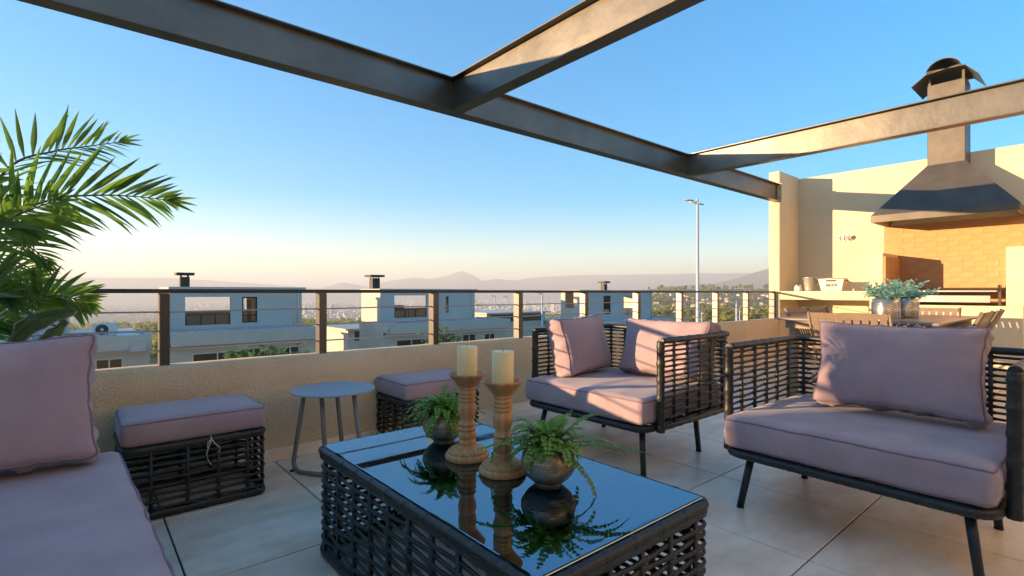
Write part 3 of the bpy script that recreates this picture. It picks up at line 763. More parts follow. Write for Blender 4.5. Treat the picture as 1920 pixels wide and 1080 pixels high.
# tub, bucket, jar
def tapered(m, c, w0, l0, w1, l1, z0, z1, th=.006):
    x, y = c
    def rect(w_, l_, z): return [(x-w_/2,y-l_/2,z),(x+w_/2,y-l_/2,z),(x+w_/2,y+l_/2,z),(x-w_/2,y+l_/2,z)]
    o0, o1 = rect(w0,l0,z0), rect(w1,l1,z1); i1, i0 = rect(w1-2*th,l1-2*th,z1), rect(w0-2*th,l0-2*th,z0+th)
    m.quad(*o0[::-1])
    for k in range(4):
        n = (k+1)%4; m.quad(o0[k],o0[n],o1[n],o1[k]); m.quad(o1[k],o1[n],i1[n],i1[k]); m.quad(i1[k],i1[n],i0[n],i0[k])
    return m.quad(*i0)
tb = thing('beer_tub', 'galvanised tub marked BEER on the concrete shelf', 'tub', (7.8, 2.45, .966))
tapered(MB(), (7.80, 2.45), .15, .24, .19, .31, .9665, 1.135).build('body', M_galv, tb)
MB().tube([(7.7,2.30,1.135),(7.7,2.60,1.135),(7.9,2.60,1.135),(7.9,2.30,1.135)], .006, 6, closed=True).build('rim', M_galv, tb)
for s_ in (-1, 1): MB().tube([(7.76,2.45+s_*.155,1.11),(7.77,2.45+s_*.185,1.10),(7.83,2.45+s_*.185,1.10),(7.84,2.45+s_*.155,1.11)], .005, 6).build('handle', M_iron, tb)
def face_u(z): return 7.80-.075-.02*(z-.9665)/.1685
lb = MB().quad((face_u(.985)-.002,2.38,.985),(face_u(1.012)-.002,2.38,1.012),(face_u(1.012)-.002,2.50,1.012),(face_u(.985)-.002,2.50,.985)).build('label', M_cream, tb)
MB().quad((face_u(1.095)-.002,2.385,1.095),(face_u(1.115)-.002,2.385,1.115),(face_u(1.115)-.002,2.51,1.115),(face_u(1.095)-.002,2.51,1.095)).build('handle_slot', M_black, tb)
def text_mesh(body, size, m):
    cu = bpy.data.curves.new('lettering', 'FONT'); cu.body = body; cu.size = size; cu.align_x = 'CENTER'; cu.align_y = 'CENTER'; cu.extrude = .0006; cu.offset = size*.022; cu.shear = .18
    o = bpy.data.objects.new('lettering', cu); C.objects.link(o); bpy.context.view_layer.update()
    me = bpy.data.meshes.new_from_object(o.evaluated_get(bpy.context.evaluated_depsgraph_get())); bpy.data.objects.remove(o)
    me.materials.clear(); me.materials.append(m); return me
tx = link('lettering', text_mesh('BEER', .066, M_black), tb)
tx.location = Vector((face_u(1.05)-.0025, 2.445, 1.05)) - wloc(tb)
tx.rotation_euler = (R(90-6.7), 0, R(-90))
bk = thing('ice_bucket', 'tapered metal bucket standing left of the beer tub on the shelf', 'bucket', (7.8, 2.74, .966))
MB().lathe([(0,.9665),(.062,.9665),(.066,.98),(.084,1.15),(.088,1.155),(.084,1.158),(.062,.985),(0,.985)], 24, (7.8,2.74,0)).build('body', M_galv, bk)
MB().tube([(7.8+.0*math.cos(a), 2.74+.095*math.cos(a), 1.12-.05*math.sin(a)) for a in [math.pi*k/10 for k in range(11)]], .004, 6, up=(1,0,0)).build('handle', M_iron, bk)
jr = thing('glass_jar', 'small squat glass jar at the left end of the concrete shelf', 'jar', (7.75, 2.875, .966))
MB().lathe([(0,.9665),(.045,.967),(.050,.98),(.050,1.015),(.042,1.028),(.042,1.034),(0,1.034)], 20, (7.75,2.875,0)).build('body', M_glassjar, jr)
MB().lathe([(0,1.0345),(.046,1.0345),(.046,1.05),(.03,1.058),(.012,1.07),(0,1.07)], 20, (7.75,2.875,0)).build('lid', M_silver, jr)

# ------------------------------------------------------------------ woven rattan helpers
def path2(pts, rad, closed=False, step=.011):
    """polyline with rounded corners, resampled evenly; returns [(x, y)] and its length"""
    pts = [Vector((p[0], p[1])) for p in pts]; k = len(pts); out = []
    for i in range(k):
        p = pts[i]
        if not closed and i in (0, k-1): out.append(p); continue
        a, b = pts[i-1], pts[(i+1)%k]; u = (a-p).normalized(); v = (b-p).normalized()
        for q in range(9):
            t = q/8; out.append((p+u*rad)*(1-t)**2 + p*2*t*(1-t) + (p+v*rad)*t*t)
    if closed: out.append(out[0])
    L = [0]
    for a, b in zip(out, out[1:]): L.append(L[-1]+(b-a).length)
    n = max(2, int(L[-1]/step)); res = []; j = 0
    for i in range(n + (0 if closed else 1)):
        s_ = L[-1]*i/n
        while j < len(L)-2 and L[j+1] < s_: j += 1
        t = (s_-L[j])/max(1e-9, L[j+1]-L[j]); res.append(out[j].lerp(out[j+1], t))
    return res, L[-1]
def strand_mesh(name, pts, rad, nv, closed, amp, th, h0, h1, phase, m=M_rattan, step=.011, sides=6):
    res, Ltot = path2(pts, rad, closed, step); n = len(res); sp = Ltot/nv; o = []; r2 = []
    for i, p in enumerate(res):
        a = res[(i-1)%n if closed else max(0,i-1)]; b = res[(i+1)%n if closed else min(n-1,i+1)]
        t = (b-a).normalized(); nn = Vector((t.y, -t.x)); s_ = Ltot*i/(n if closed else n-1)
        w_ = amp*math.cos(math.pi*(s_/sp+phase)); q = p+nn*w_
        d = abs((s_/sp+.5) % 1-.5)*sp                       # distance to the nearest upright
        r2.append(h0+(h1-h0)*max(0, 1-(d/.024))**.8 if d < .024 else h0)
        o.append((q.x, q.y, .0009*math.sin(s_*23+phase*5)))
    return MB().tube(o, th, sides, r2=r2, closed=closed).mesh(name, m), res, Ltot
def wrapped_rail(pts3, r, closed=False, pitch=.013, depth=.10, r2=None, m=M_rattan, up=(0,0,1), knots=0):
    """a rail wound with flat strand: shallow grooves along its length, a raised binding every 'knots' metres"""
    mb = MB(); out = []; pts3 = [Vector(p) for p in pts3]
    seg = list(zip(pts3, pts3[1:]+([pts3[0]] if closed else [])))
    if not closed: seg = seg[:len(pts3)-1]
    rr = []; rz = []; s0 = 0
    for a, b in seg:
        l = (b-a).length; n = max(1, int(l/(pitch/3)))
        for i in range(n):
            s_ = s0+l*i/n; g = 1-depth*(1 if int(s_/(pitch/3)) % 3 == 0 else 0)
            if knots and (s_ % knots) < .018: g += .13
            out.append(a.lerp(b, i/n)); rr.append(r*g); rz.append((r2 or r)*g)
        s0 += l
    if not closed: out.append(pts3[-1]); rr.append(r); rz.append(r2 or r)
    return mb.tube(out, rr, 8, r2=rz, closed=closed, up=up)
def to3(res, z): return [(p.x, p.y, z) for p in res]

# ------------------------------------------------------------------ cushions
def cushion_surface(hx, hy, hz, r, nx=22, ny=22, nz_=5, crown=.0, pinch=.0, belly=.0, wr=.0, seed=0.0, lumpy=.004):
    """rounded box with a puffed top/bottom (crown), pulled-in sides (pinch), bulged side bands (belly) and wrinkles near its seams"""
    m = MB()
    def warp(p):
        q = Vector(p); c = Vector((max(-hx+r, min(hx-r, q.x)), max(-hy+r, min(hy-r, q.y)), max(-hz+r, min(hz-r, q.z))))
        d = q-c
        if d.length > 1e-9: q = c+d.normalized()*r
        a, b, e = q.x/hx, q.y/hy, q.z/hz
        puff = max(0, (1-a*a))**.7*max(0, (1-b*b))**.7
        q.z += math.copysign(1, e)*abs(e)*crown*puff
        q.x *= 1-pinch*(1-b*b)*abs(a)**3; q.y *= 1-pinch*(1-a*a)*abs(b)**3
        bl = belly*(1-e*e); q.x += math.copysign(bl, a)*abs(a)**6; q.y += math.copysign(bl, b)*abs(b)**6
        q.z += lumpy*nz(q, 7, seed)*abs(e)
        edge = max(abs(a), abs(b))
        if wr:
            k = max(0, (edge-.55)/.45)
            if abs(e) > .6: q.z += .3*wr*k*math.copysign(1, e)*nz((q.x*(18 if abs(b) > abs(a) else 4), q.y*(18 if abs(a) > abs(b) else 4), 0), 1.7, seed+3)
            s_ = 1.3*wr*nz((q.x*20, q.y*20, q.z*6), 1.6, seed+9)*(1-e*e)
            q.x += s_*a*abs(a)**5; q.y += s_*b*abs(b)**5
        return q
    def grid(fx, n1, n2):
        o = len(m.v)
        def sp(i, n):                                     # denser towards the edges
            t = -1+2*i/n; return math.sin(t*math.pi/2)*.55+t*.45
        for i in range(n1+1):
            for j in range(n2+1): m.v.append(warp(fx(sp(i,n1), sp(j,n2))))
        c = sum((m.v[o+k] for k in range((n1+1)*(n2+1))), Vector())
        for i in range(n1):
            for j in range(n2):
                a = o+i*(n2+1)+j; f = [a, a+n2+1, a+n2+2, a+1]
                p = [m.v[k] for k in f]; nn = (p[2]-p[0]).cross(p[3]-p[1])
                if nn.dot(c) < 0: f.reverse()
                m.f.append(f); m.sm.append(True)
    for s_ in (-1, 1):
        grid(lambda a, b: (a*hx, b*hy, s_*hz), nx, ny)
        grid(lambda a, b: (s_*hx, a*hy, b*hz), ny, nz_)
        grid(lambda a, b: (a*hx, s_*hy, b*hz), nx, nz_)
    return m, warp
def seam_path(warp, hx, hy, z, r, n=28, out=.002):
    pts = []
    def add(x, y):
        p = warp((x, y, z)); d = Vector((p.x/hx**1, p.y/hy**1, 0)); pts.append(p)
    for i in range(n): add(-hx+2*hx*i/n, -hy)
    for i in range(n): add(hx, -hy+2*hy*i/n)
    for i in range(n): add(hx-2*hx*i/n, hy)
    for i in range(n): add(-hx, hy-2*hy*i/n)
    res = []
    for p in pts:
        if not res or (p-res[-1]).length > .004: res.append(p)
    return res
def make_pillow(label, w_, h_, t_, loc, mtx, seed, group='throw pillows on the wicker seats'):
    """box pillow: x width, y height, z thickness, piping round the front and back panels"""
    hx, hy, hz = w_/2, h_/2, t_/2; r = .026
    root = thing('throw_pillow', label, 'pillow', loc, 0, group)
    root.matrix_world = Matrix.Translation(Vector(loc)) @ mtx
    m, warp = cushion_surface(hx, hy, hz, r, 30, 26, 7, crown=.042, pinch=.075, belly=.006, wr=.018, seed=seed, lumpy=.008)
    b = link('cover', m.mesh('cover', M_fab), root)
    for s_ in (1, -1):
        MB().tube(seam_path(warp, hx, hy, s_*(hz-r*.28), r), .0042, 6, closed=True).build('piping', M_pip, b, world=False)
    return root
def pmtx(width_dir, up_dir):
    """local x = width, y = up along the pillow, z = out of its front face"""
    x = Vector(width_dir).normalized(); y = Vector(up_dir); y = (y-x*y.dot(x)).normalized(); z = x.cross(y)
    return Matrix((x, y, z)).transposed().to_4x4()

# ------------------------------------------------------------------ wicker seats (front faces local -x)
def make_seat(label, loc, rz, W, seed):
    t = thing('wicker_loveseat', label, 'loveseat', loc, rz, 'dark wicker loveseats with mauve cushions')
    hy = W/2; xf, xb = -.37, .37; z0, z1 = .262, .690
    U = [(xf, -hy), (xb, -hy), (xb, hy), (xf, hy)]
    nrow = 16; nv = int(round((2*.74+W)/.125))
    ms = []
    for ph in (0, 1):
        me, res, Lt = strand_mesh('strand', U, .07, nv, False, .0040, .0040, .0062, .0110, ph)
        ms.append(me)
    for k in range(nrow):
        link('strand', ms[k % 2], t, loc=(0, 0, z0+.012+(z1-z0-.030)*k/(nrow-1)))
    sp = Lt/nv; n = len(res)
    vm = MB().tube([(0,0,z0), (0,0,z1)], .0085, 6, up=(1,0,0)).mesh('upright', M_rattan)
    for k in range(1, nv):
        p = res[min(n-1, int(round(k*sp/Lt*(n-1))))]; link('upright', vm, t, loc=(p.x, p.y, 0))
    for y in (-hy, hy):
        wrapped_rail([(xf, y, .235), (xf, y, .700)], .0205, pitch=.03, depth=.04, up=(1,0,0), knots=.085).build('front_post', M_rattan, t, world=False)
    rail, _ = path2(U, .075, False, .03)
    wrapped_rail(to3(rail, .700), .0185, pitch=.05, depth=.05, r2=.0165, knots=.088).build('top_rail', M_rattan, t, world=False)
    wrapped_rail(to3(rail, .256), .015, pitch=.05, depth=.05, r2=.017, knots=.088).build('bottom_rail', M_rattan, t, world=False)
    fr, _ = path2([(-.468, -hy+.035), (.34, -hy+.035), (.34, hy-.035), (-.468, hy-.035)], .085, True, .02)
    wrapped_rail(to3(fr, .252), .019, closed=True, pitch=.016, depth=.07, r2=.020).build('seat_frame', M_rattan, t, world=False)
    dk = MB().box(-.02, .02, -hy+.05, hy-.05, .246, .262).mesh('seat_slat', M_leg)
    for q in range(7): link('seat_slat', dk, t, loc=(-.40+.11*q, 0, 0))
    for sx, sy in ((-1,-1), (-1,1), (1,-1), (1,1)):
        a = (-.375, sy*(hy-.11), .24) if sx < 0 else (.175, sy*(hy-.125), .24)
        b = (-.412, sy*(hy-.075), .006) if sx < 0 else (.190, sy*(hy-.108), .006)
        lg = MB().tube([a, b], [.0165, .0145], 12, up=(1,0,0)).build('leg', M_leg, t, world=False)
        MB().tube([(b[0], b[1], .006), (b[0], b[1], 0)], .0155, 12, up=(1,0,0)).build('foot_cap', M_leg, lg, world=False)
    # seat cushion with two piped seams
    cx, hx, chy, hz = -.085, .398, hy-.030, .068
    m, warp = cushion_surface(hx, chy, hz, .030, 30, 34, 7, crown=.008, belly=.005, wr=.009, seed=seed, lumpy=.004)
    off = Matrix.Translation((cx, 0, .341)); m.v = [off @ p for p in m.v]
    c = m.build('seat_cushion', M_fab, t, world=False)
    for s_ in (1, -1):
        MB().tube([off @ p for p in seam_path(warp, hx, chy, s_*(hz-.011), .04, 34)], .0038, 6, closed=True).build('piping', M_pip, c, world=False)
    return t
make_seat('wicker loveseat in shade on the right, one mauve pillow, nearest the dining table', (2.63, .66, 0), R(-1.2), .94, 1.0)
make_seat('sunlit wicker loveseat in front of the railing, holding two mauve pillows', (2.63, 1.96, 0), 0, .94, 5.0)
make_seat('wicker loveseat at the left edge of the photo, half out of view below the palm', (-.345, 1.32, 0), R(180+2.0), 1.86, 9.0)
make_pillow('wide mauve pillow in shade on the right loveseat', .60, .375, .135, (2.70, .605, .618), pmtx((.03,-1,0), (.26,0,1)), 1.3)
make_pillow('wide mauve pillow against the back of the sunlit loveseat, crossed by railing shadows', .60, .345, .14, (2.80, 1.80, .597), pmtx((0,-1,0), (.30,0,1)), 4.1)
make_pillow('squarish mauve pillow leaning on the left arm of the sunlit loveseat', .47, .365, .135, (2.53, 2.285, .602), pmtx((1,.10,.04), (0,.24,1)), 7.7)
make_pillow('large mauve pillow at the left edge of the photo, in front of the palm', .56, .385, .14, (-.235, 2.115, .610), pmtx((1,-.02,.03), (0,.26,1)), 11.9)

# ------------------------------------------------------------------ ottomans and coffee table
def make_woven_box(t, hx, hy, ztop, zbot, nrow, nv, rad, top_band, h0, h1):
    ms = []
    pts = [(-hx,-hy), (hx,-hy), (hx,hy), (-hx,hy)]
    for ph in (0, 1):
        me, res, Lt = strand_mesh('strand', pts, rad, nv, True, .0032, .0048, h0, h1, ph, step=.013); ms.append(me)
    z0, z1 = zbot+.03, ztop-top_band-.008
    for k in range(nrow): link('strand', ms[k % 2], t, loc=(0, 0, z0+(z1-z0)*(k+.5)/nrow))
    vm = MB().tube([(0,0,zbot+.005), (0,0,ztop-.01)], .0080, 6, up=(1,0,0)).mesh('upright', M_rattan)
    n = len(res)
    for k in range(nv): p = res[int(round(k*n/nv)) % n]; link('upright', vm, t, loc=(p.x, p.y, 0))
    rail, _ = path2(pts, rad, True, .03)
    wrapped_rail(to3(rail, zbot+.018), .010, closed=True, pitch=.04, depth=.06, r2=.018, knots=.1).build('bottom_band', M_rattan, t, world=False)
    wrapped_rail(to3(rail, ztop-top_band/2), .010, closed=True, pitch=.04, depth=.05, r2=top_band/2, knots=.105).build('top_band', M_rattan, t, world=False)
    return rail
def make_ottoman(label, loc, seed, string):
    t = thing('ottoman', label, 'ottoman', loc, 0, 'wicker ottomans along the parapet')
    make_woven_box(t, .270, .195, .312, .0, 8, 15, .03, .036, .0066, .0105)
    MB().box(-.262, .262, -.187, .187, .300, .309).build('lid', M_leg, t, world=False)
    m, warp = cushion_surface(.272, .198, .053, .026, 26, 22, 6, crown=.010, belly=.005, wr=.0025, seed=seed, lumpy=.003)
    off = Matrix.Translation((0, 0, .3645)); m.v = [off @ p for p in m.v]
    c = m.build('cushion', M_fab, t, world=False)
    MB().tube([off @ p for p in seam_path(warp, .272, .198, .053-.008, .026)], .0034, 6, closed=True).build('piping', M_pip, c, world=False)
    if string:
        s_ = MB(); y = -.207
        s_.tube([(.045,y+.004,.318),(.046,y-.004,.300),(.036,y-.006,.270),(.028,y-.004,.243),(.032,y-.006,.215),(.046,y-.005,.188)], .0026, 5)
        s_.tube([(.047,y-.004,.303),(.058,y-.008,.283),(.076,y-.007,.262),(.082,y-.006,.247),(.070,y-.007,.240)], .0026, 5)
        s_.tube([(.045,y-.005,.302),(.032,y-.009,.290),(.030,y-.007,.268)], .0024, 5)
        s_.build('tie_string', M_string, t, world=False)
make_ottoman('wicker ottoman on the left with a loose tie string on its front', (.397, 2.782, 0), 2.2, True)
make_ottoman('wicker ottoman behind the candles, right of the round side table', (1.715, 2.855, 0), 6.2, False)

ct = thing('coffee_table', 'dark wicker coffee table with a mirror-like black glass top', 'table', (.9875, 1.292, 0))
rail = make_woven_box(ct, .318, .582,   .386, .0, 12, 30, .035, .043, .0066, .0118)
wrapped_rail(to3(rail, .378), .0135, closed=True, pitch=.008, depth=.03, r2=.0125, knots=.105).build('rim', M_rattan, ct, world=False)
MB().box(-.308, .308, -.572, .572, .3845, .3925, .0015).build('glass_top', M_glass, ct, world=False)
MB().box(-.29, -.26, -.56, .56, .355, .383).box(.26, .29, -.56, .56, .355, .383).build('rail', M_leg, ct, world=False)
TT = .3926
# round side table
st = thing('side_table', 'small round grey metal side table between the two ottomans', 'side table', (1.02, 2.655, 0))
MB().lathe([(0,.434),(.205,.434),(.2105,.4365),(.2105,.4415),(.208,.444),(0,.444)], 56, (1.02,2.655,0), smooth=False).build('top', M_stool, st)
Lf = Vector((-.762,.647,0)); Fd = Vector((.647,.762,0)); c0 = Vector((1.02,2.655,0))
def P(l, f, z): return c0 + Lf*l + Fd*f + Vector((0,0,z))
def leg_curve(top, foot, turn, n=7):
    """straight leg, then a bend of the tube on to the floor towards 'turn'"""
    pts = [top, top.lerp(foot, .5), top.lerp(foot, .88)]
    f0 = top.lerp(foot, .88)
    for i in range(1, n+1): t = i/n; pts.append(f0*(1-t)**2+foot*2*t*(1-t)+turn*t*t)
    return pts
zf = .0125
a_ = leg_curve(P(.145,-.02,.434), P(.225,.02,zf), P(.16,-.03,zf)); b_ = leg_curve(P(-.125,-.06,.434), P(-.19,-.10,zf), P(-.11,-.08,zf))
MB().tube(a_ + [P(.02,-.07,zf)] + b_[::-1], .0115, 10, up=(.3,.3,.9)).build('hoop_leg', M_stoolleg, st)
MB().tube([P(.05,-.04,.434), P(.03,-.05,.2), P(.018,-.055,.026)], .0115, 10, up=(1,0,0)).build('leg', M_stoolleg, st)
MB().tube([P(.02,.10,.434), P(.0,.16,.024)], .0115, 10, up=(1,0,0)).build('leg', M_stoolleg, st)
MB().tube([P(.225,.02,.008)+Vector((0,0,0)), P(.225,.02,0)], .014, 10, up=(1,0,0)).build('foot_cap', M_leg, st)

# ------------------------------------------------------------------ candle holders, candles, pots with ferns
def holder(label, x, y):
    t = thing('candle_holder', label, 'candle holder', (x, y, TT), 0, 'turned wooden candle holders')
    pr = [(0,0),(.0705,0),(.0735,.004),(.0742,.012),(.071,.018),(.066,.021),(.0655,.0235),(.067,.025),(.058,.034),(.044,.041),(.031,.045),(.0285,.047),
          (.0300,.052),(.0305,.060),(.0270,.064),(.0245,.066),(.0290,.072),(.0312,.080),(.0300,.088),(.0255,.094),(.0262,.096),(.0305,.100),(.0300,.105),(.0250,.108),(.0240,.111),
          (.0275,.114),(.0305,.118),(.0290,.122),(.0235,.127),(.0245,.140),(.0300,.158),(.0318,.172),(.0300,.184),(.0262,.192),(.0255,.195),
          (.0300,.199),(.0300,.203),(.0258,.207),(.0305,.212),(.0315,.216),(.0262,.221),(.0300,.226),(.0308,.230),(.0258,.234),(.0285,.239),(.0300,.243),(.0275,.247),
          (.0330,.252),(.0450,.268),(.0590,.285),(.0622,.290),(.0615,.294),(.0570,.292),(.0450,.276),(.0380,.272),(0,.271)]
    s_ = .285/.294
    MB().lathe([(r, z*s_) for r, z in pr], 40, (x, y, TT)).build('turned_stem', M_wood, t)
    return t
def candle(label, x, y, h, seed):
    t = thing('candle', label, 'candle', (x, y, TT+.2635), 0, 'cream pillar candles')
    z0 = TT+.2635; r = .0342
    MB().lathe([(0,0),(r-.001,0),(r,.002),(r,h-.003),(r-.0015,h-.0005),(r-.004,h),(.012,h-.0022),(0,h-.003)], 36, (x, y, z0), wob=lambda a, z: 1+.006*math.sin(3*a+seed)).build('wax', M_wax, t)
    MB().tube([(x,y,z0+h-.004),(x+.0005,y,z0+h+.003),(x+.0025,y-.001,z0+h+.007)], .0011, 5).build('wick', M_wick, t)
HC = ((.997,1.408), (1.000,1.222))
holder('turned wooden candle holder farther from the camera, left of the pair', *HC[0]); holder('turned wooden candle holder nearer the camera, right of the pair', *HC[1])
candle('cream pillar candle on the left wooden holder', *HC[0], .112, 0.4); candle('cream pillar candle on the right wooden holder', *HC[1], .112, 2.1)
def pot(label, x, y, seed):
    t = thing('pot', label, 'pot', (x, y, TT), seed, 'hammered bronze pots on the coffee table')
    R0, hgt = .0785, .112; pr = [(0,0),(.034,0),(.040,.002)]
    for k in range(1, 23):
        a = -math.pi*.40+(math.pi*.40+math.pi*.335)*k/22
        pr.append((R0*math.cos(a), .0628+R0*.80*math.sin(a)-.0015))
    rt, zt = pr[-1]; pr += [(rt-.001,zt+.004),(rt+.001,zt+.007),(rt-.003,zt+.008),(rt-.006,zt+.002),(rt-.004,zt-.01),(0,zt-.011)]
    b = MB().lathe(pr, 48).build('body', M_pot, t, world=False)
    # bands of small raised beads round the shoulder and belly, as hammered into the metal
    d = MB(); n = 0
    for k in range(11):
        a = R(48-k*6.2); z = .0613+R0*.80*math.sin(a); r = R0*math.cos(a); q = int(2*math.pi*r/.0068)
        for j in range(q):
            an = 2*math.pi*(j+.5*(k % 2))/q; s_ = .0030
            c = Vector((r*math.cos(an), r*math.sin(an), z)); nn = Vector((math.cos(an)*math.cos(a), math.sin(an)*math.cos(a), math.sin(a)))
            u = Vector((-math.sin(an), math.cos(an), 0)); v = nn.cross(u)
            vs = [c+nn*.0022]+[c+(u*math.cos(e)+v*.8*math.sin(e))*s_-nn*.0004 for e in [math.pi*2*i/6 for i in range(6)]]
            d.add(vs, [[0,1+i,1+(i+1)%6] for i in range(6)], True)
    d.build('beading', M_pot, b, world=False, kind='stuff')
    MB().lathe([(0,.106),(.045,.104)], 20).build('soil', M_soil, t, world=False)
    return t
PC = ((1.043,1.622), (1.044,1.066))
pot('round hammered bronze pot behind the left candle holder', *PC[0], .7); pot('round hammered bronze pot right of the nearer candle holder', *PC[1], 2.4)
def leaflet(m, p, d, n, l, w_, cup=.15):
    """rounded fern leaflet from p along d"""
    s_ = d.cross(n).normalized(); o = len(m.v)
    for t, k in ((0,.12),(.25,.8),(.55,1.0),(.85,.62),(1,0)):
        c = p+d*l*t+n*(-.10*l*t*t)
        if k == 0: m.v.append(c)
        else: m.v += [c+s_*w_*k+n*cup*w_*k, c-s_*w_*k+n*cup*w_*k]
    m.f += [[o,o+1,o+3,o+2],[o+2,o+3,o+5,o+4],[o+4,o+5,o+7,o+6],[o+6,o+7,o+8]]; m.sm += [True]*4
def fern(label, x, y, seed, special=()):
    rnd = random.Random(seed); z0 = TT+.104
    t = thing('fern', label, 'fern', (x, y, z0), 0, 'small ferns in bronze pots')
    specs = []
    for k in range(84):
        a = 2*math.pi*(k+rnd.random()*.8)/84*3; specs.append((a, rnd.uniform(.055,.125), rnd.uniform(.2,1.5), rnd.uniform(.8,2.8)))
    for a, l, e, c in list(specs)+list(special):
        m = MB(); st_ = MB(); pts = []; p = Vector((x+.028*math.cos(a)*rnd.random(), y+.028*math.sin(a)*rnd.random(), z0)); n = max(8, int(l/.0105))
        el = e; d0 = Vector((math.cos(a), math.sin(a), 0)); tw = rnd.uniform(-.5,.5)
        for i in range(n+1):
            pts.append(p.copy()); aa = a+tw*i/n; d = Vector((math.cos(aa)*math.cos(el), math.sin(aa)*math.cos(el), math.sin(el)))
            p = p+d*l/n*1.15; el -= c/n*(.6+.9*i/n)
        for i in range(2, n+1):
            tt = (pts[min(n,i+1)]-pts[i-1]).normalized(); side = tt.cross(Vector((0,0,1)))
            if side.length < .1: side = Vector((-math.sin(a), math.cos(a), 0))
            side.normalize(); nn = side.cross(tt).normalized()
            w_ = math.sin(math.pi*min(1,(i+1.5)/(n+3)))**.7
            for h in (0,):
                q = pts[i].lerp(pts[min(n,i+1)], h)
                for s_ in (-1, 1):
                    d = (side*s_+tt*rnd.uniform(.25,.6)+nn*rnd.uniform(-.15,.25)).normalized()
                    leaflet(m, q, d, (nn+side*rnd.uniform(-.5,.5)).normalized(), .0160*w_*rnd.uniform(.8,1.15), .0072*w_)
        leaflet(m, pts[-1], (pts[-1]-pts[-2]).normalized(), Vector((0,0,1)), .011, .004)
        fo = m.build('frond', M_fern, t)
        MB().tube(pts, [.0011]*len(pts), 4).build('rachis', M_stem, fo)
rta = math.atan2(RT.y, RT.x)
fern('bushy little fern in the pot behind the left candle holder', *PC[0], 5, [(rta+math.pi, .17, .7, 2.6), (rta+math.pi+.3, .16, .3, 1.6)])
fern('larger fern with trailing tips in the pot right of the candles', *PC[1], 8, [(rta-.35, .235, .25, .6), (rta-.1, .21, .55, 1.5), (rta+math.pi+.12, .20, .28, .9), (rta-.75, .19, -.15, 1.3), (rta+math.pi-.3, .21, .5, 2.4), (rta+.15, .17, 1.0, 1.3), (rta-.15, .17, .35, .9)])

# ------------------------------------------------------------------ dining set
TX0, TX1, TY0, TY1 = 4.66, 6.35, .79, 1.90
dt = thing('dining_table', 'taupe outdoor dining table behind the right loveseat', 'table', ((TX0+TX1)/2, (TY0+TY1)/2, 0))
dtop = MB().box(TX0, TX1, TY0, TY1, .707, .730, .006).build('top', M_ttop, dt)
MB().box(TX0+.05, TX1-.05, TY0+.05, TY0+.08, .640, .7065).box(TX0+.05, TX1-.05, TY1-.08, TY1-.05, .640, .7065).box(TX0+.05, TX0+.08, TY0+.081, TY1-.081, .640, .7065).box(TX1-.08, TX1-.05, TY0+.081, TY1-.081, .640, .7065).build('apron', M_taupe, dt)
for x in (TX0+.10, TX1-.10):
    for y in (TY0+.10, TY1-.10): MB().box(x-.028, x+.028, y-.028, y+.028, 0, .7065, .004).build('leg', M_taupe, dt)
def make_chair(label, loc, rz):
    """folding slatted chair, sitter faces local +x"""
    t = thing('dining_chair', label, 'chair', loc, rz, 'taupe slatted chairs round the dining table')
    B = lambda m, n, mt=M_taupe, p=None: m.build(n, mt, p or t, world=False)
    hw = .265
    bx = lambda z: -.20-.14*(z-.44)/.36                       # back leans away from the seat
    for s_ in (-1, 1):
        B(MB().tube([(bx(.40)+.03, s_*hw, .40), (bx(.795), s_*hw, .795)], .011, 4, r2=.018, up=(1,0,.3)), 'stile')
        B(MB().tube([(-.28, s_*(hw-.03), 0), (.20, s_*(hw-.03), .425)], .009, 6, r2=.014), 'leg')
        B(MB().tube([(.25, s_*(hw-.055), 0), (bx(.46)+.02, s_*(hw-.055), .46)], .009, 6, r2=.014), 'leg')
    for z0_, z1_ in ((.752,.792), (.50,.54)):
        B(MB().prism([(bx(z0_)-.007, z0_), (bx(z0_)+.007, z0_), (bx(z1_)+.007, z1_), (bx(z1_)-.007, z1_)], -hw+.012, hw-.012, 'y'), 'back_rail')
    n = 9; pitch = (2*hw-.03)/n
    for k in range(n):
        y = -hw+.015+pitch*(k+.5)
        B(MB().prism([(bx(.541)-.005, .541), (bx(.541)+.005, .541), (bx(.751)+.005, .751), (bx(.751)-.005, .751)], y-pitch/2+.0065, y+pitch/2-.0065, 'y'), 'back_slat')
        if k % 2 == 0: B(MB().prism([(bx(.64)-.006, .64), (bx(.64)-.0052, .64), (bx(.70)-.0052, .70), (bx(.70)-.006, .70)], y+pitch/2-.008, y+pitch/2+.008, 'y'), 'slat_clip') if False else None
    for k in range(7):
        x = -.19+.064*k; B(MB().box(x-.027, x+.027, -hw+.02, hw-.02, .428, .444, .003), 'seat_slat')
    B(MB().tube([(-.15, -hw+.03, .21), (-.15, hw-.03, .21)], .008, 6), 'stretcher')
    return t
make_chair('slatted dining chair with its back turned to the camera, right behind the shaded loveseat', (4.72, 1.285, 0), 0)
make_chair('slatted dining chair at the far end of the table, in front of the grill', (6.33, 1.24, 0), math.pi)
make_chair('slatted dining chair on the parapet side, nearer the camera', (5.50, 1.72, 0), -math.pi/2)
make_chair('slatted dining chair on the parapet side, farther from the camera', (6.02, 1.74, 0), -math.pi/2-.05)
make_chair('slatted dining chair right of the table, nearer the camera', (5.50, .97, 0), math.pi/2)
make_chair('slatted dining chair right of the table, farther from the camera', (6.08, .96, 0), math.pi/2+.06)
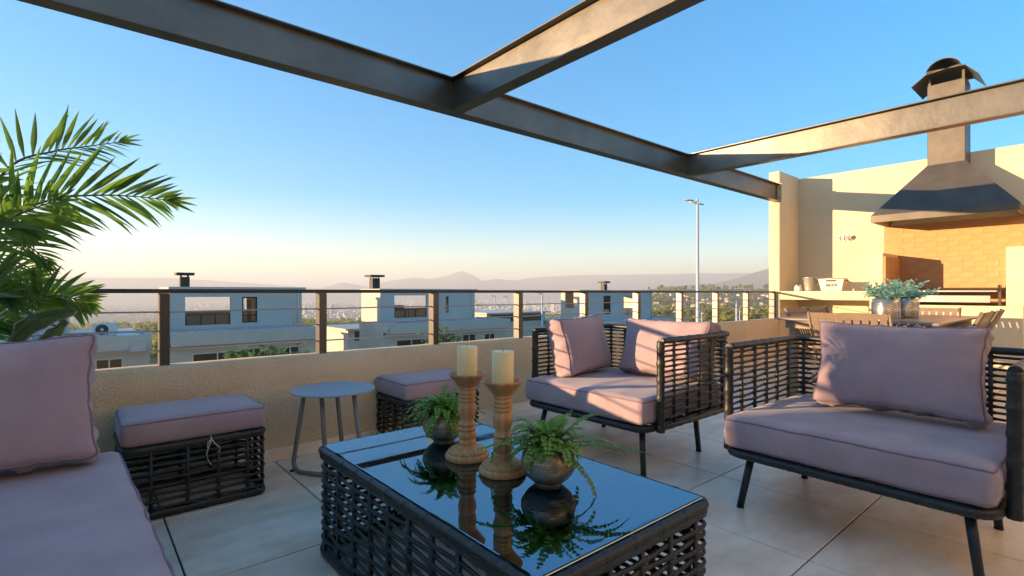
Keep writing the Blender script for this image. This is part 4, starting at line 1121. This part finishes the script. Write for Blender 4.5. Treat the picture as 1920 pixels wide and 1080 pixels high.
def vase(label, x, y, h, r, seed):
    t = thing('vase', label, 'vase', (x, y, .7302), 0, 'hammered silver vases on the dining table'); z0 = .7302
    MB().lathe([(0,z0),(r-.003,z0),(r,z0+.004),(r,z0+h),(r-.005,z0+h+.002),(r-.007,z0+h-.01),(0,z0+h-.03)], 40, (x, y, 0)).build('body', M_silver, t)
    m = MB(); n = 26; rows = 9
    for k in range(rows):                                        # chevrons of small facets
        z = z0+.010+(h-.035)*k/rows
        for j in range(n):
            a0, a1 = 2*math.pi*j/n, 2*math.pi*(j+.86)/n; dz = .010*(1 if j % 2 else -1); b = (h-.035)/rows*.62
            q = lambda a, zz, rr: Vector((x+rr*math.cos(a), y+rr*math.sin(a), zz))
            am = (a0+a1)/2
            m.quad(q(a0, z-dz/2, r+.0006), q(a1, z+dz/2, r+.0006), q(a1, z+dz/2+b*.5, r+.0045), q(a0, z-dz/2+b*.5, r+.0045))
            m.quad(q(a0, z-dz/2+b*.5, r+.0045), q(a1, z+dz/2+b*.5, r+.0045), q(a1, z+dz/2+b, r+.0006), q(a0, z-dz/2+b, r+.0006))
    m.build('chevron_relief', M_silver, t, kind='stuff')
    s_ = thing('succulent', 'feathery teal plant in the %s silver vase' % ('left' if seed == 1 else 'right'), 'plant', (x, y, z0+h-.02), 0, 'feathery teal plants in silver vases')
    rnd = random.Random(seed); lm = MB(); sm_ = MB(); zc = z0+h-.02
    for k in range(64):
        a = rnd.uniform(0, 6.28); e = rnd.uniform(.25, 1.35); l = rnd.uniform(.12, .27)
        tip = Vector((x+l*math.cos(a)*math.cos(e)*1.1, y+l*math.sin(a)*math.cos(e)*1.1, zc+l*math.sin(e)*.62+.01)); b0 = Vector((x, y, zc))
        sm_.tube([b0, b0.lerp(tip, .55)+Vector((0,0,.014)), tip], [.0024,.002,.001], 4)
        for j in range(15):
            q = b0.lerp(tip, .3+.7*j/14)+Vector((0,0,.012)); d = Vector((rnd.gauss(0,1), rnd.gauss(0,1), rnd.gauss(.4,.7))).normalized()
            leaflet(lm, q, d, d.orthogonal().normalized(), rnd.uniform(.020,.036), .0065)
    sm_.build('stems', M_succ, s_); lm.build('leaves', M_succ, s_, kind='stuff')
vase('hammered silver vase with a teal plant, left and nearer of two on the dining table', 5.20, 1.238, .165, .098, 1)
vase('hammered silver vase with a teal plant, right and farther of two on the dining table', 5.46, 1.165, .165, .098, 2)

# ------------------------------------------------------------------ palm and broad-leaved plant behind the left loveseat
BASE = Vector((-.42, 2.66, 0))
pm = thing('potted_palm', 'tall potted palm with arching feather fronds at the left edge', 'palm', tuple(BASE))
MB().lathe([(0,0),(.13,0),(.14,.01),(.18,.34),(.19,.35),(.185,.36),(.165,.34),(.16,.31),(0,.31)], 28, tuple(BASE)).build('planter', M_planter, pm)
tr = MB()
for k, (dx, dy) in enumerate(((0,0), (.05,.04), (-.05,.03), (.02,-.06))): tr.tube([BASE+Vector((dx*.6,dy*.6,.3)), BASE+Vector((dx,dy,.6)), BASE+Vector((dx*2.2,dy*2.2,.95))], [.022,.018,.012], 8)
tr.build('trunk', M_stem, pm)
def catmull(P_, n):
    out = []; k = len(P_)
    for i in range(n+1):
        t = i/n*(k-1); j = min(int(t), k-2); f = t-j
        p0, p1, p2, p3 = P_[max(j-1,0)], P_[j], P_[j+1], P_[min(j+2,k-1)]
        out.append(.5*((2*p1)+(-p0+p2)*f+(2*p0-5*p1+4*p2-p3)*f*f+(-p0+3*p1-3*p2+p3)*f**3))
    return out
def blade(p, d, n, l, w_, droop, curl=0.0):
    """one palm leaflet: long folded blade, tapering to a point, bending down"""
    m = MB(); s_ = d.cross(n).normalized(); K = 7; c = p.copy(); dd = d.copy(); o = []
    for i in range(K+1):
        t = i/K; wi = w_*(.30+1.0*min(1, t*3.2)) if t < .32 else w_*1.3*(1-((t-.32)/.68)**1.6)
        if i == K: m.v.append(c.copy())
        else:
            up = s_.cross(dd).normalized()
            m.v += [c+s_*wi+up*wi*.35, c-up*wi*.10, c-s_*wi+up*wi*.35]
        c = c+dd*l/K; dd = (dd+Vector((0,0,-1))*droop/K*(.4+1.4*t)+s_*curl/K).normalized()
    for i in range(K):
        a = i*3
        if i < K-1: m.f += [[a,a+1,a+4,a+3],[a+1,a+2,a+5,a+4]]
        else: m.f += [[a,a+1,a+3],[a+1,a+2,a+3]]
        m.sm += [True, True]
    return m
def palm_frond(pts, n, lu, ll, wid, up, ang=(1.25,.45), droop=(.3,.9), singles=True, seed=0, start=.06, angl=None, wl=1.0):
    """pts rachis; lu, ll leaflet lengths on its upper and lower side; up the direction the upper leaflets take"""
    rnd = random.Random(seed); rc = catmull(pts, 60); up = Vector(up)
    fo = MB().tube(rc, [.0065*(1-.8*i/60) for i in range(61)], 6).build('frond', M_stem, pm)
    allm = MB(); off = wloc(fo)
    for k in range(n):
        t = start+(1-start)*(k+.5)/n; i = min(59, int(t*60)); p = rc[i].lerp(rc[i+1], t*60-i)
        T = (rc[min(60,i+2)]-rc[max(0,i-1)]).normalized(); u = (up-T*up.dot(T)).normalized(); dep = T.cross(u)
        env = math.sin(math.pi*min(1, .16+.80*t))**.55*(1-.45*max(0, t-.75)/.25)
        a = ang[0]+(ang[1]-ang[0])*t
        for s_, l, dr in ((1, lu, droop[0]), (-1, ll, droop[1])):
            aa = (a if s_ > 0 or not angl else angl[0]+(angl[1]-angl[0])*t)*rnd.uniform(.88,1.12); d = (T*math.cos(aa)+u*s_*math.sin(aa)+dep*rnd.uniform(-.35,.35)).normalized()
            n_ = (dep+u*rnd.uniform(-.7,.7)+T*rnd.uniform(-.3,.3)).normalized(); n_ = (n_-d*n_.dot(d)).normalized()
            b = blade(p, d, n_, l*env*rnd.uniform(.88,1.1), wid*(1 if s_ > 0 else wl)*rnd.uniform(.8,1.2)*(.7+.3*env), dr*rnd.uniform(.7,1.3), rnd.uniform(-.15,.15))
            if singles: link('leaflet', b.mesh('leaflet', M_palm, off), fo)
            else:
                o = len(allm.v); allm.v += b.v; allm.f += [[q+o for q in f] for f in b.f]; allm.sm += b.sm
    tip = rc[-1]; T = (rc[-1]-rc[-4]).normalized()
    for q in range(3):
        an = -.3+.3*q; u = (up-T*up.dot(T)).normalized(); d = (T*math.cos(an)+u*math.sin(an)).normalized(); dep = T.cross(u).normalized()
        b = blade(tip-T*.01, d, dep, .45*min(lu, ll), wid*.7, .2)
        if singles: link('leaflet', b.mesh('leaflet', M_palm, off), fo)
        else: o = len(allm.v); allm.v += b.v; allm.f += [[k+o for k in f] for f in b.f]; allm.sm += b.sm
    if not singles: allm.build('leaflets', M_palm, fo, kind='stuff')
A = at
palm_frond([BASE+Vector((0,0,.9)), A(-60,420,2.62), A(20,312,2.60), A(100,284,2.58), A(160,275,2.56), A(226,266,2.53)], 20, .195, .205, .0068, (0,.15,1), (1.55,.5), (-.1,.35), True, 1, .26, (.62,.45), .5)
palm_frond([BASE+Vector((.02,0,.85)), A(-40,470,2.50), A(40,398,2.46), A(110,372,2.44), A(190,366,2.42), A(260,369,2.40), A(318,376,2.38)], 22, .25, .235, .0080, (-.1,.1,1), (.86,.48), (.02,.55), True, 2, .22, (.95,.5), .8)
palm_frond([BASE+Vector((0,-.02,.85)), A(-50,480,2.40), A(10,418,2.36), A(60,392,2.34), A(112,374,2.33)], 14, .16, .22, .0068, (0,-.3,1), (1.15,.7), (.2,.6), True, 3, .30)
palm_frond([BASE+Vector((.03,.02,.6)), A(-20,640,2.56), A(40,588,2.54), A(90,556,2.53), A(140,560,2.52), A(166,572,2.52)], 17, .15, .15, .0085, (0,.1,1), (1.2,.5), (.25,.6), True, 4, .35)
palm_frond([BASE+Vector((0,0,.8)), A(-60,520,2.5), A(0,470,2.45), A(50,462,2.42), A(92,492,2.40)], 16, .14, .18, .0042, (.1,-.1,1), (1.1,.5), (.5,1.0), False, 6, .3)
palm_frond([BASE+Vector((0,0,.8)), A(-110,500,2.3), A(-60,440,2.26), A(-10,405,2.22), A(60,430,2.2)], 12, .18, .20, .008, (.2,-.2,1), (1.1,.6), (.3,.7), False, 7, .25)
palm_frond([BASE+Vector((0,0,.7)), A(-90,600,2.35), A(-50,560,2.3), A(-20,545,2.28), A(10,552,2.26)], 10, .19, .20, .0095, (.5,-.1,.8), (.9,.5), (.25,.4), False, 8, .3)
palm_frond([BASE+Vector((0,0,.9)), A(-150,380,2.6), A(-120,330,2.55), A(-60,330,2.5), A(10,372,2.45), A(50,430,2.42)], 12, .16, .18, .008, (.2,.2,1), (1.1,.6), (.3,.8), False, 9, .25)
palm_frond([BASE+Vector((0,0,.9)), A(-190,330,2.4), A(-230,250,2.3), A(-330,240,2.2)], 26, .20, .24, .010, (0,.2,1), (1.1,.6), (.3,.8), False, 10, .25)
palm_frond([BASE+Vector((0,0,.7)), A(-70,560,2.62), A(-10,500,2.66), A(50,505,2.7), A(100,540,2.72)], 16, .12, .18, .0036, (0,0,1), (1.1,.5), (.4,1.2), False, 12, .3)
palm_frond([BASE+Vector((0,0,.7)), A(-120,590,2.45), A(-60,535,2.5), A(0,516,2.52), A(55,530,2.54), A(88,566,2.55)], 20, .15, .18, .0060, (0,.1,1), (1.1,.6), (.3,.9), False, 13, .3)
palm_frond([BASE+Vector((0,0,.6)), A(-110,660,2.5), A(-60,612,2.5), A(-10,596,2.5), A(40,612,2.5)], 16, .14, .16, .0070, (.1,0,1), (1.1,.6), (.3,.7), False, 14, .3)
bl = thing('broad_leaf_plant', 'plant with broad grey-green leaves rising just above the left pillow', 'plant', tuple(A(20, 700, 2.43)))
def broad(pts, w_, flip):
    rc = catmull(pts, 14); m = MB(); e = MB(); up = Vector((0,0,1)); row = []
    for i, p in enumerate(rc):
        t = i/14; T = (rc[min(14,i+1)]-rc[max(0,i-1)]).normalized(); s_ = (Vector((.2,-.55,.8))*flip); s_ = (s_-T*s_.dot(T)).normalized(); n = T.cross(s_)
        wi = w_*math.sin(math.pi*min(1, .06+.94*t))**.75
        rip = .004*math.sin(t*19)
        row.append((p+s_*wi+n*(wi*.25+rip), p-n*wi*.08, p-s_*wi+n*(wi*.25-rip), n))
    for (a, b, c, _), (d, f, g, _) in zip(row, row[1:]): m.quad(a, b, f, d); m.quad(b, c, g, f)
    m.sm = [True]*len(m.f)
    lf = m.build('leaf', M_broad, bl)
    MB().tube([r[2]+r[3]*.001 for r in row], .0022, 5).build('leaf_edge', M_broadedge, lf)
    MB().tube([r[1] for r in row], [.003*(1-.7*i/14) for i in range(15)], 5).build('midrib', M_stem, lf)
broad([A(8,662,2.44), A(40,622,2.43), A(85,594,2.42), A(145,583,2.40)], .035, 1)
broad([A(60,656,2.43), A(85,634,2.42), A(106,616,2.41), A(123,598,2.40)], .028, 1)
broad([A(14,668,2.46), A(28,634,2.46), A(48,606,2.46), A(66,588,2.46)], .026, -1)
broad([A(-30,660,2.43), A(-40,620,2.42), A(-30,590,2.40), A(-15,570,2.40)], .03, 1)
MB().lathe([(0,.3),(.10,.3),(.13,.52),(.12,.52),(0,.49)], 20, (wloc(bl).x, wloc(bl).y, 0)).lathe([(0,0),(.09,0),(.10,.3)], 20, (wloc(bl).x, wloc(bl).y, 0)).build('planter', M_planter, bl)
